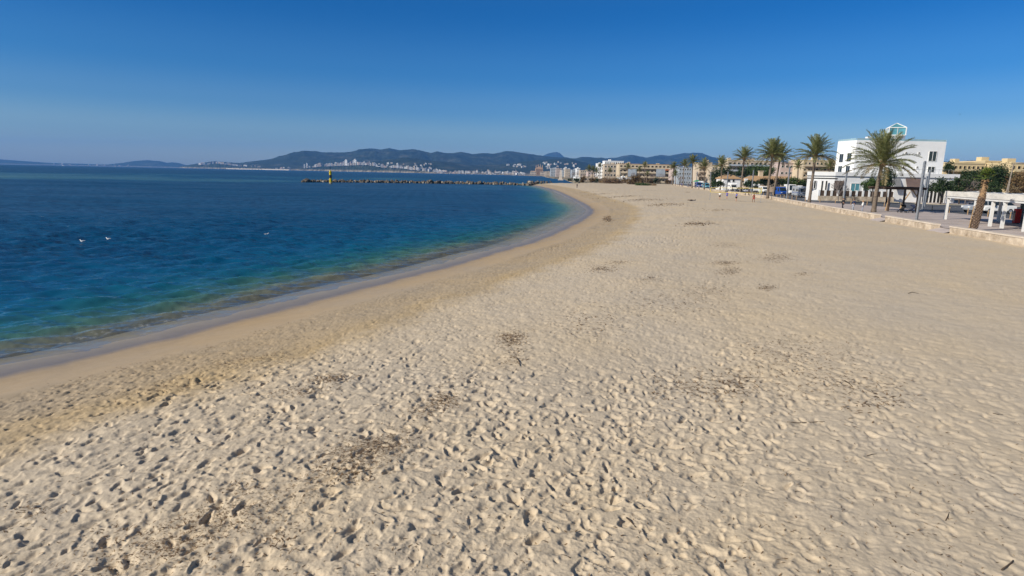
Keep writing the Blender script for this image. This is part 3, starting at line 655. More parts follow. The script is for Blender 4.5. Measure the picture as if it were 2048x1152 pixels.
PALMS = [  # foot column/row, crown column/row, distance, frond length, label
    (1747, 424, 1767, 328, 88.5, 5.0, 70, 32, 'biggest date palm, wide crown in front of the white three-storey building'),
    (1618, 405, 1632, 312, 121.3, 4.3, 62, 26, 'tall leaning date palm just left of the white building'),
    (1535, 396, 1546, 311, 146, 4.2, 66, 24, 'tall date palm with a thick trunk left of the blue van'),
    (1546, 389, 1561, 318, 172, 4.6, 56, 20, 'slimmer date palm close behind the one left of the blue van'),
    (1480, 385, 1489, 318, 198, 4.4, 54, 20, 'date palm with drooping old fronds in front of the tiled house'),
    (1440, 380, 1444, 331, 234, 4.0, 50, 16, 'date palm beside the left end of the tiled house'),
    (1408, 378, 1409, 335, 249, 4.2, 46, 16, 'pale sparse date palm by the red container'),
    (1384, 375, 1386, 325, 275, 3.6, 54, 16, 'dense dark date palm standing before the beige tower'),
    (1366, 372, 1369, 331, 320, 3.6, 46, 14, 'thin date palm left of the dense dark one'),
    (1345, 370, 1348, 336, 380, 4.2, 54, 14, 'bushy date palm at the bend of the promenade wall'),
    (1351, 371, 1351, 350, 372, 3.4, 40, 12, 'short date palm under the bushy one at the bend'),
    (1288, 366, 1290, 333, 420, 3.7, 40, 12, 'slender date palm before the long balcony block'),
    (1279, 362, 1279, 341, 450, 3.2, 36, 10, 'small date palm left of the slender one at the balcony block'),
    (1293, 362, 1295, 349, 440, 2.8, 34, 10, 'low date palm at the foot of the balcony block'),
    (1255, 366, 1256, 336, 425, 3.8, 36, 12, 'thin date palm rising out of the brown beach bush'),
    (1219, 361, 1220, 343, 470, 3.3, 40, 10, 'round headed palm before the pale hotel'),
    (1199, 360, 1200, 333, 480, 3.2, 36, 10, 'tall thin palm at the left corner of the white hotel'),
    (1176, 358, 1178, 339, 500, 4.2, 44, 10, 'left palm of the close group beside the bare trees'),
    (1184, 358, 1186, 341, 505, 4.4, 44, 10, 'middle palm of the close group beside the bare trees'),
    (1191, 359, 1193, 344, 490, 4.4, 44, 10, 'right palm of the close group beside the bare trees'),
    (1594, 376, 1597, 334, 215, 3.0, 36, 12, 'small palm behind the white motorhome'),
    (1662, 376, 1660, 337, 185, 3.4, 40, 12, 'palm half hidden behind the leaning date palm by the white building'),
]
for i, (bx, by, tx, ty, Y, L, nf, nl, lab) in enumerate(PALMS):
    zg = 1.6 if Y < 400 else 1.35
    b = at(bx, by, Y); tp = at(tx, ty, Y); 
    date_palm('date_palm', lab, (b[0], Y, zg), (tp[0], Y + .3, tp[2]), L, nf, int(nl * 1.6), 100 + i, .35 if 'pale' in lab or 'old' in lab else .14, rad=.27 if Y < 200 else .24, wid=.05 if Y < 130 else .07 if Y < 260 else .11)
# young fan palm by the pavilion
b = g(1945, 461, 1.6); tp = at(1972, 353, b[1]); t = thing('fan_palm', 'shaggy young fan palm with a leaning scaly trunk beside the white pavilion', 'palm tree', b)
dv = Vector(tp) - Vector(b); mb = MB(); rs = random.Random(5)
def axis(f): return Vector((dv.x * f, dv.y * f, dv.z * f)) + Vector((.12, 0, 0)) * math.sin(math.pi * f)
mb.tube([axis(-.02)] + [axis(.05 * i) for i in range(1, 14)], [.34] + [.28 - .009 * i for i in range(13)], 12)
for i in range(150):                                  # cut leaf bases, in spirals
    f = .02 + .60 * i / 150; a = i * 2.4; r = .28 - .10 * f; p = axis(f) + Vector((math.cos(a) * r, math.sin(a) * r, 0)); o_ = Vector((math.cos(a), math.sin(a), 0))
    mb.bar(p - o_ * .03, p + o_ * .10 + Vector((0, 0, .17)), .15, .05)
mb.build('trunk', pm('fan_palm_scales', (.22, .15, .105), .95, .3, 6, bump=.8), t)
mb = MB(); mb.tube([axis(.60), axis(.68), axis(.76), axis(.86), axis(.93)], [.30, .25, .17, .14, .11], 10)
for i in range(60):
    f = .58 + .36 * rs.random(); a = rs.uniform(0, 6.28); r = .17; p = axis(f) + Vector((math.cos(a) * r, math.sin(a) * r, 0)); mb.bar(p, p + Vector((math.cos(a) * .14, math.sin(a) * .14, rs.uniform(-.25, .2))), .07, .03)
mb.build('dead_leaf_skirt', pm('dead_fibre', (.30, .19, .10), .95, .25, 6, bump=.5), t)
mb = MB(); c = axis(1.0) - Vector((0, 0, .25))
for i in range(15):
    a = i * 2.4 + rs.gauss(0, .3); el = R(84) - R(88) * i / 15 + rs.gauss(0, .15); d = Vector((math.cos(a) * math.cos(el), math.sin(a) * math.cos(el), math.sin(el))); q = c + d * rs.uniform(.4, .75); mb.bar(c, q, .03, .03)
    sd_ = d.cross(Vector((0, 0, 1))).normalized(); un = sd_.cross(d)
    for k in range(13):
        th = R(-80 + 160 * k / 12); l = rs.uniform(.42, .6); dd = d * math.cos(th) + sd_ * math.sin(th) + un * rs.uniform(-.1, .1); w = (sd_ * math.cos(th) - d * math.sin(th)) * .055
        mb.face([q, q + dd * l * .6 - w, q + dd * l + Vector((0, 0, -.1)), q + dd * l * .6 + w])
mb.build('crown', FANG, t)
mb = MB(); sb = Vector(g(1936.5, 461, 1.6)); mb.tube([sb - Vector((0, 0, .3)), sb + Vector((.22, .05, 2.3))], .045, 8); tag(mb.build('stake', PALEW), 'pale wooden stake leaning against the shaggy fan palm', 'stake')

# ============================================================ TREES AND BUSHES
def leaf_tree(name, label, base, ctr, rad, n, leaf, mat, seed, group=None, trunk=True, clumps=26, trunkr=.13, bark=None):
    rs = random.Random(seed); t = thing(name, label, 'tree' if trunk else 'bush', base, 0, group); c = Vector(ctr) - Vector(base)
    cl = []
    for i in range(clumps):
        v = Vector((rs.gauss(0, 1), rs.gauss(0, 1), rs.gauss(0, 1))).normalized() * rs.uniform(.45, 1.0)
        cl.append((Vector((v.x * rad[0], v.y * rad[1], v.z * rad[2])) + c, rs.uniform(.22, .42)))
    if trunk:
        mb = MB(); fork = c * .55; fork.z = max(.3, c.z - rad[2] * .8); mb.tube([(0, 0, -.2), fork * .5 + Vector((.03, 0, 0)), fork], [trunkr * 1.3, trunkr, trunkr * .85], 8)
        for p, s in cl[:10]: mb.tube([fork, fork.lerp(p, .5) + Vector((0, 0, .15)), p], [trunkr * .6, trunkr * .38, trunkr * .12], 5, 0, False)
        mb.build('trunk', bark or BARK, t, True)
    mb = MB(); R_ = (rad[0] + rad[1] + rad[2]) / 3
    for i in range(n):
        p, s = cl[rs.randrange(clumps)]
        q = p + Vector((rs.gauss(0, 1), rs.gauss(0, 1), rs.gauss(0, .8))) * s * R_ * .62
        if q.z < .05: continue
        a = Vector((rs.gauss(0, 1), rs.gauss(0, 1), rs.gauss(0, 1))).normalized(); b_ = a.cross(Vector((rs.gauss(0, 1), rs.gauss(0, 1), rs.gauss(0, 1)))).normalized(); l = leaf * rs.uniform(.6, 1.4)
        mb.face([q - a * l, q + b_ * l * .45, q + a * l, q - b_ * l * .45])
    mb.build('crown' if trunk else 'foliage', mat, t); return t
def bare_tree(name, label, base, h, spread, seed, group=None, mat=None, depth=5, thick=.11):
    rs = random.Random(seed); t = thing(name, label, 'tree', base, 0, group); tk, cr = MB(), MB()
    def grow(p, d, l, r, k):
        q = p + d * l; (tk if k == 0 else cr).tube([p, (p + q) / 2 + Vector((rs.gauss(0, .04), rs.gauss(0, .04), 0)) * l, q], [r, r * .85, r * .7], 5 if k < 2 else 3, 0, False)
        if k >= depth: return
        for i in range(rs.choice((3, 3, 4)) if k < depth - 1 else 4):
            v = (d + Vector((rs.gauss(0, spread), rs.gauss(0, spread), rs.gauss(.12, .3)))).normalized(); grow(q if i else p.lerp(q, rs.uniform(.6, 1)), v, l * rs.uniform(.62, .85), max(.012, r * .6), k + 1)
    grow(Vector((0, 0, -.1)), Vector((rs.gauss(0, .04), rs.gauss(0, .04), 1)).normalized(), h * .3, thick, 0)
    tk.build('trunk', mat or BARK, t); cr.build('branches', mat or TWIG, t); return t
def tree_px(name, label, px, pyb, pyc, Y, rpx, rpy, n, leaf, mat, seed, **k):
    s = Y / F; b = at(px, pyb, Y); c = at(px, pyc, Y); zg = k.pop('zg', 1.6)
    return leaf_tree(name, label, (b[0], Y, zg), c, (rpx * s, rpx * s, rpy * s), n, leaf, mat, seed, **k)
tree_px('street_tree', 'round green street tree behind the trunk of the biggest date palm', 1745, 403, 369, 122, 19, 9, 2600, .16, LEAF, 1)
tree_px('street_tree', 'taller green street tree right of the biggest date palm, before the white building', 1773, 405, 355, 126, 15, 20, 2600, .16, LEAFD, 2)
tree_px('street_tree', 'dark green tree under the right end of the white terrace', 1881, 408, 371, 127, 21, 14, 3000, .17, LEAFD, 3)
tree_px('street_tree', 'broad green tree just right of the white terrace end', 1918, 408, 372, 132, 22, 17, 3200, .18, LEAFD, 4)
tree_px('pine_tree', 'tall dark tree behind the shaggy fan palm', 1988, 405, 352, 150, 27, 26, 5200, .2, LEAFD, 5)
tree_px('pine_tree', 'dark bushy tree left of the tall dark one, below the yellow apartments', 1955, 405, 362, 152, 18, 22, 2600, .2, LEAFD, 6)
tree_px('street_tree', 'low green tree in front of the tall dark tree', 1990, 405, 378, 138, 18, 12, 2000, .18, LEAFD, 16)
tree_px('tamarisk_tree', 'large rust brown tree at the right edge behind the pavilion', 2046, 405, 366, 140, 33, 26, 5200, .17, LEAFB, 7)
tree_px('street_tree', 'small green tree at the right rear corner of the white upper floors', 1896, 380, 338, 175, 10, 13, 1200, .2, LEAFD, 8)
tree_px('garden_tree', 'dark tree before the yellow terraced flats, left of the fan palm crown', 1936, 405, 352, 165, 15, 17, 2000, .2, LEAFD, 17)
tree_px('garden_tree', 'dark round tree between the utility pole and the tall dark tree', 2014, 405, 362, 160, 14, 16, 2000, .2, LEAFD, 18)
tree_px('garden_tree', 'big green garden tree behind the tiled house chimney', 1522, 372, 341, 262, 28, 11, 3000, .3, LEAF, 9)
tree_px('garden_tree', 'dark garden tree left of the big green one behind the tiled house', 1487, 372, 344, 266, 18, 9, 1700, .3, LEAFD, 10)
tree_px('garden_tree', 'olive garden tree behind the left roof of the tiled house', 1452, 372, 345, 268, 16, 12, 1700, .3, LEAFD, 11)
tree_px('garden_tree', 'green garden tree behind the palms left of the tiled house', 1432, 372, 352, 262, 14, 12, 1500, .3, LEAFD, 12)
for i, (px, pc, rx, ry, lab, m) in enumerate([(1560, 365, 20, 7, 'clipped garden hedge bush behind the blue van', LEAFD), (1588, 363, 16, 7, 'bright green garden bush behind the white motorhome', LEAF), (1530, 364, 15, 7, 'garden bush behind the thick palm trunk', LEAFD), (1503, 367, 15, 7, 'low garden bush at the left of the garden row', LEAFD),
        (1436, 368, 12, 5, 'dark bush left of the tiled house white wall', LEAFD), (1606, 367, 9, 6, 'small garden bush beside the white building annex', LEAFD)]):
    tree_px('garden_bush', lab, px, 379, pc, 205, rx, ry, 1500, .22, m, 30 + i, trunk=False, group='bushes in the garden of the tiled house')
bare_tree('bare_tree', 'pale leafless tree before the ground floor windows of the white building', (*g(1676, 402.5, 1.6)[:2], 1.6), 5.2, .55, 41, mat=TWIG)
bare_tree('bare_tree', 'grey leafless tree between the green trees behind the pavilion', (*g(1930, 408, 1.6)[:2], 1.6), 5.6, .5, 42, mat=TWIG)
for i, (px, Y, h, lab) in enumerate([(1143, 520, 8.5, 'brown leafless tree left of the close group of palms'), (1152, 505, 10, 'wide brown leafless tree beside the close group of palms'), (1163, 515, 9.5, 'brown leafless tree touching the close group of palms'), (1170, 500, 8, 'low leafless tree under the left palm of the close group'),
        (1197, 470, 8, 'leafless tree between the close palms and the pale hotel'), (1212, 465, 8.5, 'leafless tree before the beige hotel wing'), (1231, 470, 8, 'leafless tree at the left end of the long balcony block'), (1268, 455, 10, 'leafless tree behind the brown beach bush'), (1300, 450, 9, 'leafless tree before the middle of the balcony block'),
        (1317, 440, 10, 'olive brown tree before the right grey panel of the balcony block'), (1330, 430, 8.5, 'leafless tree left of the bend palms'), (1396, 330, 9, 'leafless tree behind the pale sparse palm'), (1423, 310, 8.5, 'leafless tree right of the pale sparse palm'), (1361, 380, 7, 'leafless tree behind the thin date palm')]):
    bare_tree('plane_tree', lab, (Xp(px, Y), Y, 1.4), h, .62, 50 + i, 'leafless trees along the far promenade', mat=pm('far_twigs', (.17, .125, .105), .9, .15, 5), depth=4, thick=.16)
rb_ = random.Random(8)
for i in range(15):
    px = 1150 + 203 * (i + rb_.random() * .7) / 15; Y = rb_.uniform(425, 455); s = Y / F; h = rb_.uniform(2.6, 5.2); x = Xp(px, Y)
    leaf_tree('promenade_bush', 'dark brown green bush in the row along the foot of the far beachfront buildings', (x, Y, 1.3), (x, Y, 1.3 + h * .45), (rb_.uniform(4, 8) * s, 2.2, h * .55), 900, .32, (LEAFD, LEAFB, LEAFB)[i % 3], 200 + i, group='bushes along the far beachfront', trunk=False)
# bushes and dune growth on the sand
def bush_px(name, label, px, pyb, rx, h, n, leaf, mat, seed, zs=1.2):
    b = g(px, pyb, zs); s = b[1] / F; return leaf_tree(name, label, b, (b[0], b[1], zs + h * .42), (rx * s, rx * s * .6, h * .52), n, leaf, mat, seed, trunk=False, clumps=30)
bush_px('beach_bush', 'large brown and green bush on the sand before the balcony block', 1271, 369, 17, 5.4, 4200, .3, LEAFB, 60)
bush_px('beach_bush', 'green low growth at the foot of the large brown beach bush', 1284, 371, 17, 1.1, 1400, .25, LEAF, 61)
bush_px('dune_grass', 'rusty dry grass hump left of the large brown beach bush', 1225, 367, 22, 2.6, 4200, .3, LEAFR, 62)
bush_px('beach_bush', 'small dark bush on the sand nearest the breakwater root', 1139, 362, 5, 2.2, 500, .3, LEAFD, 63)
bush_px('beach_bush', 'small round bush right of the one nearest the breakwater', 1164, 365, 4, 2.6, 500, .3, LEAFB, 64)
bush_px('dune_grass', 'thin dry grass strip behind the reed fence', 1302, 371, 12, .9, 900, .22, LEAFR, 65)

# ============================================================ BUILDINGS
def rect_on(mb, x0, x1, z0, z1, y, th=.05, m=0): mb.box(((x0 + x1) / 2, y - th / 2, (z0 + z1) / 2), (x1 - x0, th, z1 - z0), 0, m)
def window(par, x, z, w, h, y, mull=1, fr=None, gl=None, name='window', fw=.09):
    """front at -Y, local coordinates of par"""
    mb = MB()
    for sx in (-1, 1): rect_on(mb, x + sx * (w / 2) - fw / 2, x + sx * (w / 2) + fw / 2, z - h / 2 - fw / 2, z + h / 2 + fw / 2, y, .10)
    for sz in (-1, 1): rect_on(mb, x - w / 2 + fw / 2 + .002, x + w / 2 - fw / 2 - .002, z + sz * h / 2 - fw / 2, z + sz * h / 2 + fw / 2, y, .10)
    for k in range(mull): 
        xx = x - w / 2 + w * (k + 1) / (mull + 1); rect_on(mb, xx - .04, xx + .04, z - h / 2 + fw / 2 + .002, z + h / 2 - fw / 2 - .002, y, .09)
    f = mb.build(name, fr or W2, par)
    mb = MB(); rect_on(mb, x - w / 2 + .03, x + w / 2 - .03, z - h / 2 + .03, z + h / 2 - .03, y, .04); mb.build('pane', gl or GLASS, f); return f
# --- the white three-storey building
Y0, Y1 = 136.0, 140.0
t = thing('white_building', 'white three-storey building with a glass lantern on its flat roof', 'building', (Xp(1780, Y0), Y0, 1.6)); O = t.location.copy(); WB = t
def L(px, py, Y): p = at(px, py, Y); return p[0] - O.x, p[2] - O.z
zt = L(1780, 346, Y0)[1]; xl, xr = L(1612, 380, 138)[0], L(1917, 346, Y0)[0]
mb = MB(); mb.prism([(xl, 2.0), (xl + 5.2, 0), (xr, 0), (xr + 1.5, 16), (xl + 10.5, 18)], -.2, zt - .9); mb.build('ground_floor', W_, t)
mb = MB(); mb.prism([(xl - .25, 1.75), (xl + 5.1, -.28), (xr + .25, -.28), (xr + 1.8, 16), (xl + 10.2, 18)], zt - .86, zt); mb.build('terrace_edge', W_, t)
mb = MB(); mb.prism([(xl - .05, 1.93), (xl + 5.15, -.07), (L(1672, 380, Y0)[0], -.07), (L(1672, 380, Y0)[0], 3), (xl + 1.6, 5)], zt - 1.55, zt - 1.35); mb.build('gap_shade_strip', DARKM, t)  # near-black strip stands in for the shade in the recess under the terrace edge
ua_, ub_, uc_ = L(1706, 345, Y1)[0], L(1884, 345, Y1)[0], L(1669, 345, 147)[0]; zu = L(1890, 283.5, Y1)[1]
up_poly = [(uc_, 11), (ua_, 4), (ub_, 4), (ub_ + 1.2, 15), (uc_ + 5.5, 20)]
mb = MB(); mb.prism(up_poly, zt + .004, zu); mb.build('upper_floors', W_, t)
mb = MB()
for a, b in zip(up_poly[:3], up_poly[1:4]): mb.bar((a[0] + .1, a[1] + .15, zu + .22), (b[0] - .1, b[1] + .15, zu + .22), .03, .42)
mb.build('roof_glass_rail', pm('pale_glass', (.30, .44, .50), .1, .1, .3, spec=.8), t)
mb = MB()
for k in range(24):
    x = xl + 6 + (xr - xl - 7) * k / 23; mb.bar((x, .1, zt), (x, .1, zt + .9), .04)
mb.bar((xl + 6, .1, zt + .92), (xr - 1, .1, zt + .92), .05); mb.build('terrace_railing', STEEL, t)
dx, dy = ua_ - uc_, 4 - 11; ln = math.hypot(dx, dy)
def facet_window(f, pyc, h, w):               # windows of the receding left facet
    e = bpy.data.objects.new('window', None); 
    mbf = MB(); mbp = MB(); rz = math.atan2(dy, dx); cx, cyy = uc_ + dx * f, 11 + dy * f; n = Vector((dy, -dx, 0)).normalized(); 
    if n.y > 0: n = -n
    z = L(1685, pyc, 144)[1]
    mbf.box((cx + n.x * .02, cyy + n.y * .02, z), (w + .24, .10, h + .24), rz); f_ = mbf.build('window', W2, t)
    for s in (-1, 1): mbp.box((cx + n.x * .06 + math.cos(rz) * s * w / 4, cyy + n.y * .06 + math.sin(rz) * s * w / 4, z), (w / 2 - .07, .08, h), rz)
    mbp.build('pane', GLASS, f_); bpy.data.objects.remove(e)
for f, pyc, h in ((.30, 316, 1.9), (.72, 315, 1.9), (.30, 338, 1.35), (.72, 338, 1.35)): facet_window(f, pyc, h, 1.5)
s = Y1 / F
for px, py, w, h, mu in ((1865, 312.5, 15, 19, 1), (1862, 339, 14, 11, 1)):
    x, z = L(px, py, Y1); window(t, x, z, w * s, h * s, 4, mu, name='window')
for px, py in ((1838, 306.5), (1812, 306), (1807, 334), (1834, 335), (1760, 308), (1785, 308)):
    x, z = L(px, py, Y1); window(t, x, z, .42, .5, 4, 0, gl=DARKM, name='small_window')
s = Y0 / F
for px, py, w, h, mu in ((1710, 375, 17, 16, 1), (1731, 377, 10, 15, 0), (1644, 372, 4, 20, 0), (1652, 372, 4, 20, 0)):
    x, z = L(px, py, Y0); window(t, x, z, w * s, h * s, 0, mu, gl=TEAL if px == 1710 else None)
for px in (1621, 1629):
    x, z = L(px, 369, 137.3); f = window(t, x, z, .5, 1.7, 1.2, 0)
x, z = L(1677, 372, Y0); mb = MB(); rect_on(mb, x - 1.0, x + 1.0, z - 1.1, z + 1.1, 0, .06); b_ = mb.build('open_doorway', DARKM, t)
mb = MB(); rect_on(mb, x - 1.05, x + 1.05, z + .25, z + 1.15, -.062, .05); mb.build('brown_blind', BROWNW, b_)
x0, z0 = L(1783, 378, Y0); x1, z1 = L(1801, 357, Y0); mb = MB(); mb.sideprism([(0, z0), (0, z1), (.06, z1), (.06, z0)], 0, 1)
mb = MB(); mb.add([(x0, -1.1, z0), (x1, -1.1, z0), (x1, -.05, z1), (x0, -.05, z1), (x0, -.9, z0 - .05), (x1, -.9, z0 - .05), (x1, -.01, z1 - .1), (x0, -.01, z1 - .1)], [(0, 1, 2, 3), (7, 6, 5, 4), (0, 4, 5, 1), (3, 2, 6, 7), (0, 3, 7, 4), (1, 5, 6, 2)]); mb.build('grey_awning', pm('grey_awning', (.22, .22, .22), .9, .1, 1), t)
x0, z0 = L(1808, 379, Y0); x1, z1 = L(1842, 357, Y0); mb = MB(); mb.add([(x0, -1.4, z0), (x1, -1.4, z0), (x1, -.05, z1), (x0, -.05, z1), (x0, -1.2, z0 - .05), (x1, -1.2, z0 - .05), (x1, -.01, z1 - .1), (x0, -.01, z1 - .1)], [(0, 1, 2, 3), (7, 6, 5, 4), (0, 4, 5, 1), (3, 2, 6, 7), (0, 3, 7, 4), (1, 5, 6, 2)]); mb.build('brown_awning', pm('brown_awning', (.16, .11, .095), .9, .12, 1), t)
x0, z0 = L(1842, 398, Y0); x1, z1 = L(1890, 380, Y0); mb = MB(); rect_on(mb, x0, x1, 0, z1, 0, .07); mb.build('dark_shopfront', DARKM, t)
for k in range(7): xx = x0 + (x1 - x0) * k / 6; mb = MB(); rect_on(mb, xx - .12, xx + .12, 0, z1, -.09, .08); mb.build('shopfront_post', W2, t)
cx, _ = L(1792, 270, 146); zb = L(1792, 271, 146)[1]; ze = L(1792, 256, 146)[1]; za = L(1793, 246.5, 146)[1]
mb = MB(); mb.box((cx + .3, 10.2, (zu + zb) / 2), (2.6, 2.6, zb - zu), .5); mb.build('lantern_base', W_, t)
r = 2.5; rz = R(24); cs = [(cx + r * math.cos(rz + k * math.pi / 2) * .98, 10.2 + r * math.sin(rz + k * math.pi / 2) * .98) for k in range(4)]
mb = MB(); mb.prism([(cx + (x - cx) * .93, 10.2 + (y - 10.2) * .93) for x, y in cs], zb + .05, ze)
lg = mb.build('lantern_glass', TEAL, t)
mb = MB()
for k in range(4): mb.face([(*cs[k], ze + .02), (*cs[(k + 1) % 4], ze + .02), (cx, 10.2, za)])
mb.build('lantern_roof_glass', TEAL, t)
mb = MB()
for k in range(4):
    a, b = cs[k], cs[(k + 1) % 4]; mb.bar((*a, zb), (*a, ze + .06), .16); mb.bar((*a, ze), (*b, ze), .14); mb.bar((*a, zb), (*b, zb), .14); mb.bar((*a, ze + .05), (cx, 10.2, za + .05), .12)
    mx_ = ((a[0] + b[0]) / 2, (a[1] + b[1]) / 2); mb.bar((*mx_, zb), (*mx_, ze), .07)
mb.build('lantern_frame', W2, t)
x, _ = L(1741, 284, 143); mb = MB(); mb.box((x, 8, zu + .5), (1.0, 1.0, 1.05)); mb.build('chimney', W_, t)
# fence of brown panels on a low stone wall
fa, fb = Vector(g(1636, 401, 1.6)), Vector(g(1786, 404, 1.6)); fd = (fb - fa).normalized(); n_ = 12; t = thing('garden_fence', 'brown panel fence with white posts on a low stone wall before the white building', 'fence', fa)
ZB, ZP = 1.05, 2.25; Lf = (fb - fa).length
mb = MB(); mb.bar((0, 0, ZB / 2 - .05), fd * Lf + Vector((0, 0, ZB / 2 - .05)), .4, ZB + .1); mb.build('stone_base', STONE, t)
for k in range(n_ + 1):
    p = fd * (Lf * k / n_); mb = MB(); mb.box((p.x, p.y, (ZB + ZP) / 2 + .06), (.42, .34, ZP - ZB + .1), math.atan2(fd.y, fd.x)); mb.build('post', W_, t)
    if k < n_:
        q = fd * (Lf * (k + 1) / n_); mb = MB(); mb.bar(p + fd * .22 + Vector((0, 0, (ZB + ZP) / 2)), q - fd * .22 + Vector((0, 0, (ZB + ZP) / 2)), .08, ZP - ZB); mb.build('panel', BROWNW, t)
# --- blocks of flats
def block(name, label, cat, px0, px1, Y, ytop, mat, floors, wins, dep=12, zg=1.5, balcony=None, gl=None, roof=None, seed=1, rz=0, winh=.42, group=None, band=None):
    rs = random.Random(seed); pc = (px0 + px1) / 2; x0, x1 = Xp(px0, Y, ytop + 15), Xp(px1, Y, ytop + 15); zt = at(pc, ytop, Y)[2] - zg; w = x1 - x0
    t = thing(name, label, cat, ((x0 + x1) / 2, Y, zg), rz, group); mb = MB(); mb.box((0, dep / 2, zt / 2 - .1), (w, dep, zt + .2)); mb.build('walls', mat, t)
    fh = zt / floors
    for f in range(floors):
        for k in range(wins):
            x = -w / 2 + w * (k + .5) / wins; window(t, x, fh * f + fh * .52, w / wins * .55, fh * winh, 0, 0, gl=gl, fr=mat if balcony else None)
        if balcony:
            mb = MB(); mb.box((0, -.75, fh * f + fh * .06), (w * .98, 1.5, .16)); sl = mb.build('balcony', band or mat, t)
            mb = MB(); mb.box((0, -1.46, fh * f + fh * .22), (w * .98, .08, fh * .30)); mb.build('parapet', band or mat, sl)
    mb = MB(); mb.box((0, dep / 2, zt + .2), (w + .3, dep + .3, .4)); mb.build('roof_edge', roof or mat, t)
    for k in range(max(1, int(w / 9))):
        x = rs.uniform(-w * .42, w * .42); mb = MB(); hh = rs.uniform(.7, 1.6); mb.box((x, rs.uniform(2, 6), zt + .4 + hh / 2), (rs.uniform(1.2, 2.8), 2.4, hh)); mb.build('roof_hut', mat, t)
    return t
block('apartment_block', 'long yellow balcony block with red awning and grey panels behind the beach bush', 'building', 1238, 1347, 500, 329, YEL2, 4, 14, 14, 1.4, balcony=True, roof=TILE, band=YEL2, gl=DARKM)
T = COL.objects[-1].parent if False else None
ab = [o for o in COL.objects if o.name.startswith('apartment_block')][0]; s = 500 / F
for pa, pb, m in ((1253, 1271, GREYW), (1310, 1328, GREYW)):
    x0, x1 = Xp(pa, 498) - ab.location.x, Xp(pb, 498) - ab.location.x; z0, z1 = at(pa, 353, 498)[2] - 1.4, at(pa, 338, 498)[2] - 1.4; mb = MB(); rect_on(mb, x0, x1, z0, z1, -1.6, .2); mb.build('grey_panel', m, ab)
x0, x1 = Xp(1328, 498) - ab.location.x, Xp(1346, 498) - ab.location.x; z0 = at(1337, 340, 498)[2] - 1.4; mb = MB(); mb.box(((x0 + x1) / 2, -1.9, z0), (x1 - x0, 1.2, .8)); mb.build('awning', ORANGE, ab)
block('hotel', 'white stepped hotel at the left end of the balcony block', 'building', 1209, 1247, 560, 322.5, W_, 5, 9, 14, 1.4, seed=3)
block('hotel_wing', 'lower white building left of the stepped hotel', 'building', 1195, 1210, 570, 327.5, W_, 5, 4, 14, 1.4, seed=4)
block('apartment_block', 'beige slab block in front of the stepped white hotel', 'building', 1208, 1238, 530, 329, BEI, 4, 5, 10, 1.4, seed=5)
block('apartment_block', 'beige tower behind the dense dark date palm', 'building', 1398, 1423, 330, 326.5, BEI, 5, 4, 12, 1.5, balcony=True, seed=6)
block('apartment_block', 'grey white building behind the thin palms at the bend', 'building', 1358, 1396, 420, 335, GREYW, 4, 8, 12, 1.4, seed=7)
block('apartment_block', 'pink low building left of the beige tower', 'building', 1345, 1372, 450, 338, PINK, 3, 6, 12, 1.4, seed=8)
block('apartment_block', 'pale block with grey glazed balconies behind the tiled house', 'building', 1455, 1560, 300, 322.5, BEI, 5, 12, 14, 1.5, balcony=True, gl=GLASS, roof=YEL, band=GREYW, seed=9)
block('apartment_block', 'plain pinkish block with small square windows right of the tall palms', 'building', 1560, 1612, 280, 327, PINK, 4, 6, 12, 1.5, seed=10, winh=.34)
block('apartment_block', 'ochre roofed block just left of the white building', 'building', 1606, 1678, 270, 322, YEL2, 5, 9, 12, 1.5, roof=YEL, seed=11, balcony=True)
block('apartment_block', 'beige low block between the tiled house and the beige tower', 'building', 1423, 1457, 320, 331, BEI, 4, 6, 12, 1.5, seed=15)
block('apartment_block', 'yellow terraced flats just right of the white building', 'building', 1888, 1968, 200, 327.5, YEL, 4, 9, 12, 1.6, balcony=True, gl=DARKM, band=YEL, seed=12)
block('apartment_block', 'taller yellow flats behind the tall dark tree', 'building', 1968, 2020, 205, 324, YEL, 5, 6, 12, 1.6, balcony=True, gl=DARKM, band=YEL, seed=13)
block('apartment_block', 'yellow flats at the right edge behind the utility pole', 'building', 2020, 2120, 195, 328, YEL, 4, 9, 12, 1.6, balcony=True, gl=DARKM, band=YEL, seed=14)
# tiled house
hb = Vector((Xp(1520, 232), 232, 1.6)); t = thing('tiled_house', 'low house with brown tiled roofs and a white left gable', 'house', hb); s = 232 / F
def H(px, py): p = at(px, py, 232); return p[0] - hb.x, p[2] - hb.z
def gable_roof(x0, x1, ze, zr, y0, y1, inset):
    ym = (y0 + y1) / 2; mb = MB(); i = inset
    mb.add([(x0 - .4, y0 - .4, ze), (x1 + .4, y0 - .4, ze), (x1 + .4, y1 + .4, ze), (x0 - .4, y1 + .4, ze), (x0 + i, ym, zr), (x1 - i, ym, zr), (x0 - .4, y0 - .4, ze - .2), (x1 + .4, y0 - .4, ze - .2), (x1 + .4, y1 + .4, ze - .2), (x0 - .4, y1 + .4, ze - .2)],
           [(0, 1, 5, 4), (1, 2, 5), (2, 3, 4, 5), (3, 0, 4), (0, 6, 7, 1), (1, 7, 8, 2), (2, 8, 9, 3), (3, 9, 6, 0), (9, 8, 7, 6)]); return mb
x0, ze = H(1447, 356.5); x1, zr = H(1482, 349); mb = MB(); mb.box(((x0 + x1) / 2, 4, ze / 2 - .1), (x1 - x0, 8, ze)); w_ = mb.build('white_wing', W_, t); gable_roof(x0, x1, ze, zr, 0, 8, 2.2).build('roof', TILE, w_)
for px, py in ((1458, 361.5), (1467, 361.5)): x, z = H(px, py); window(w_, x, z, .9, 1.0, 0, 0)
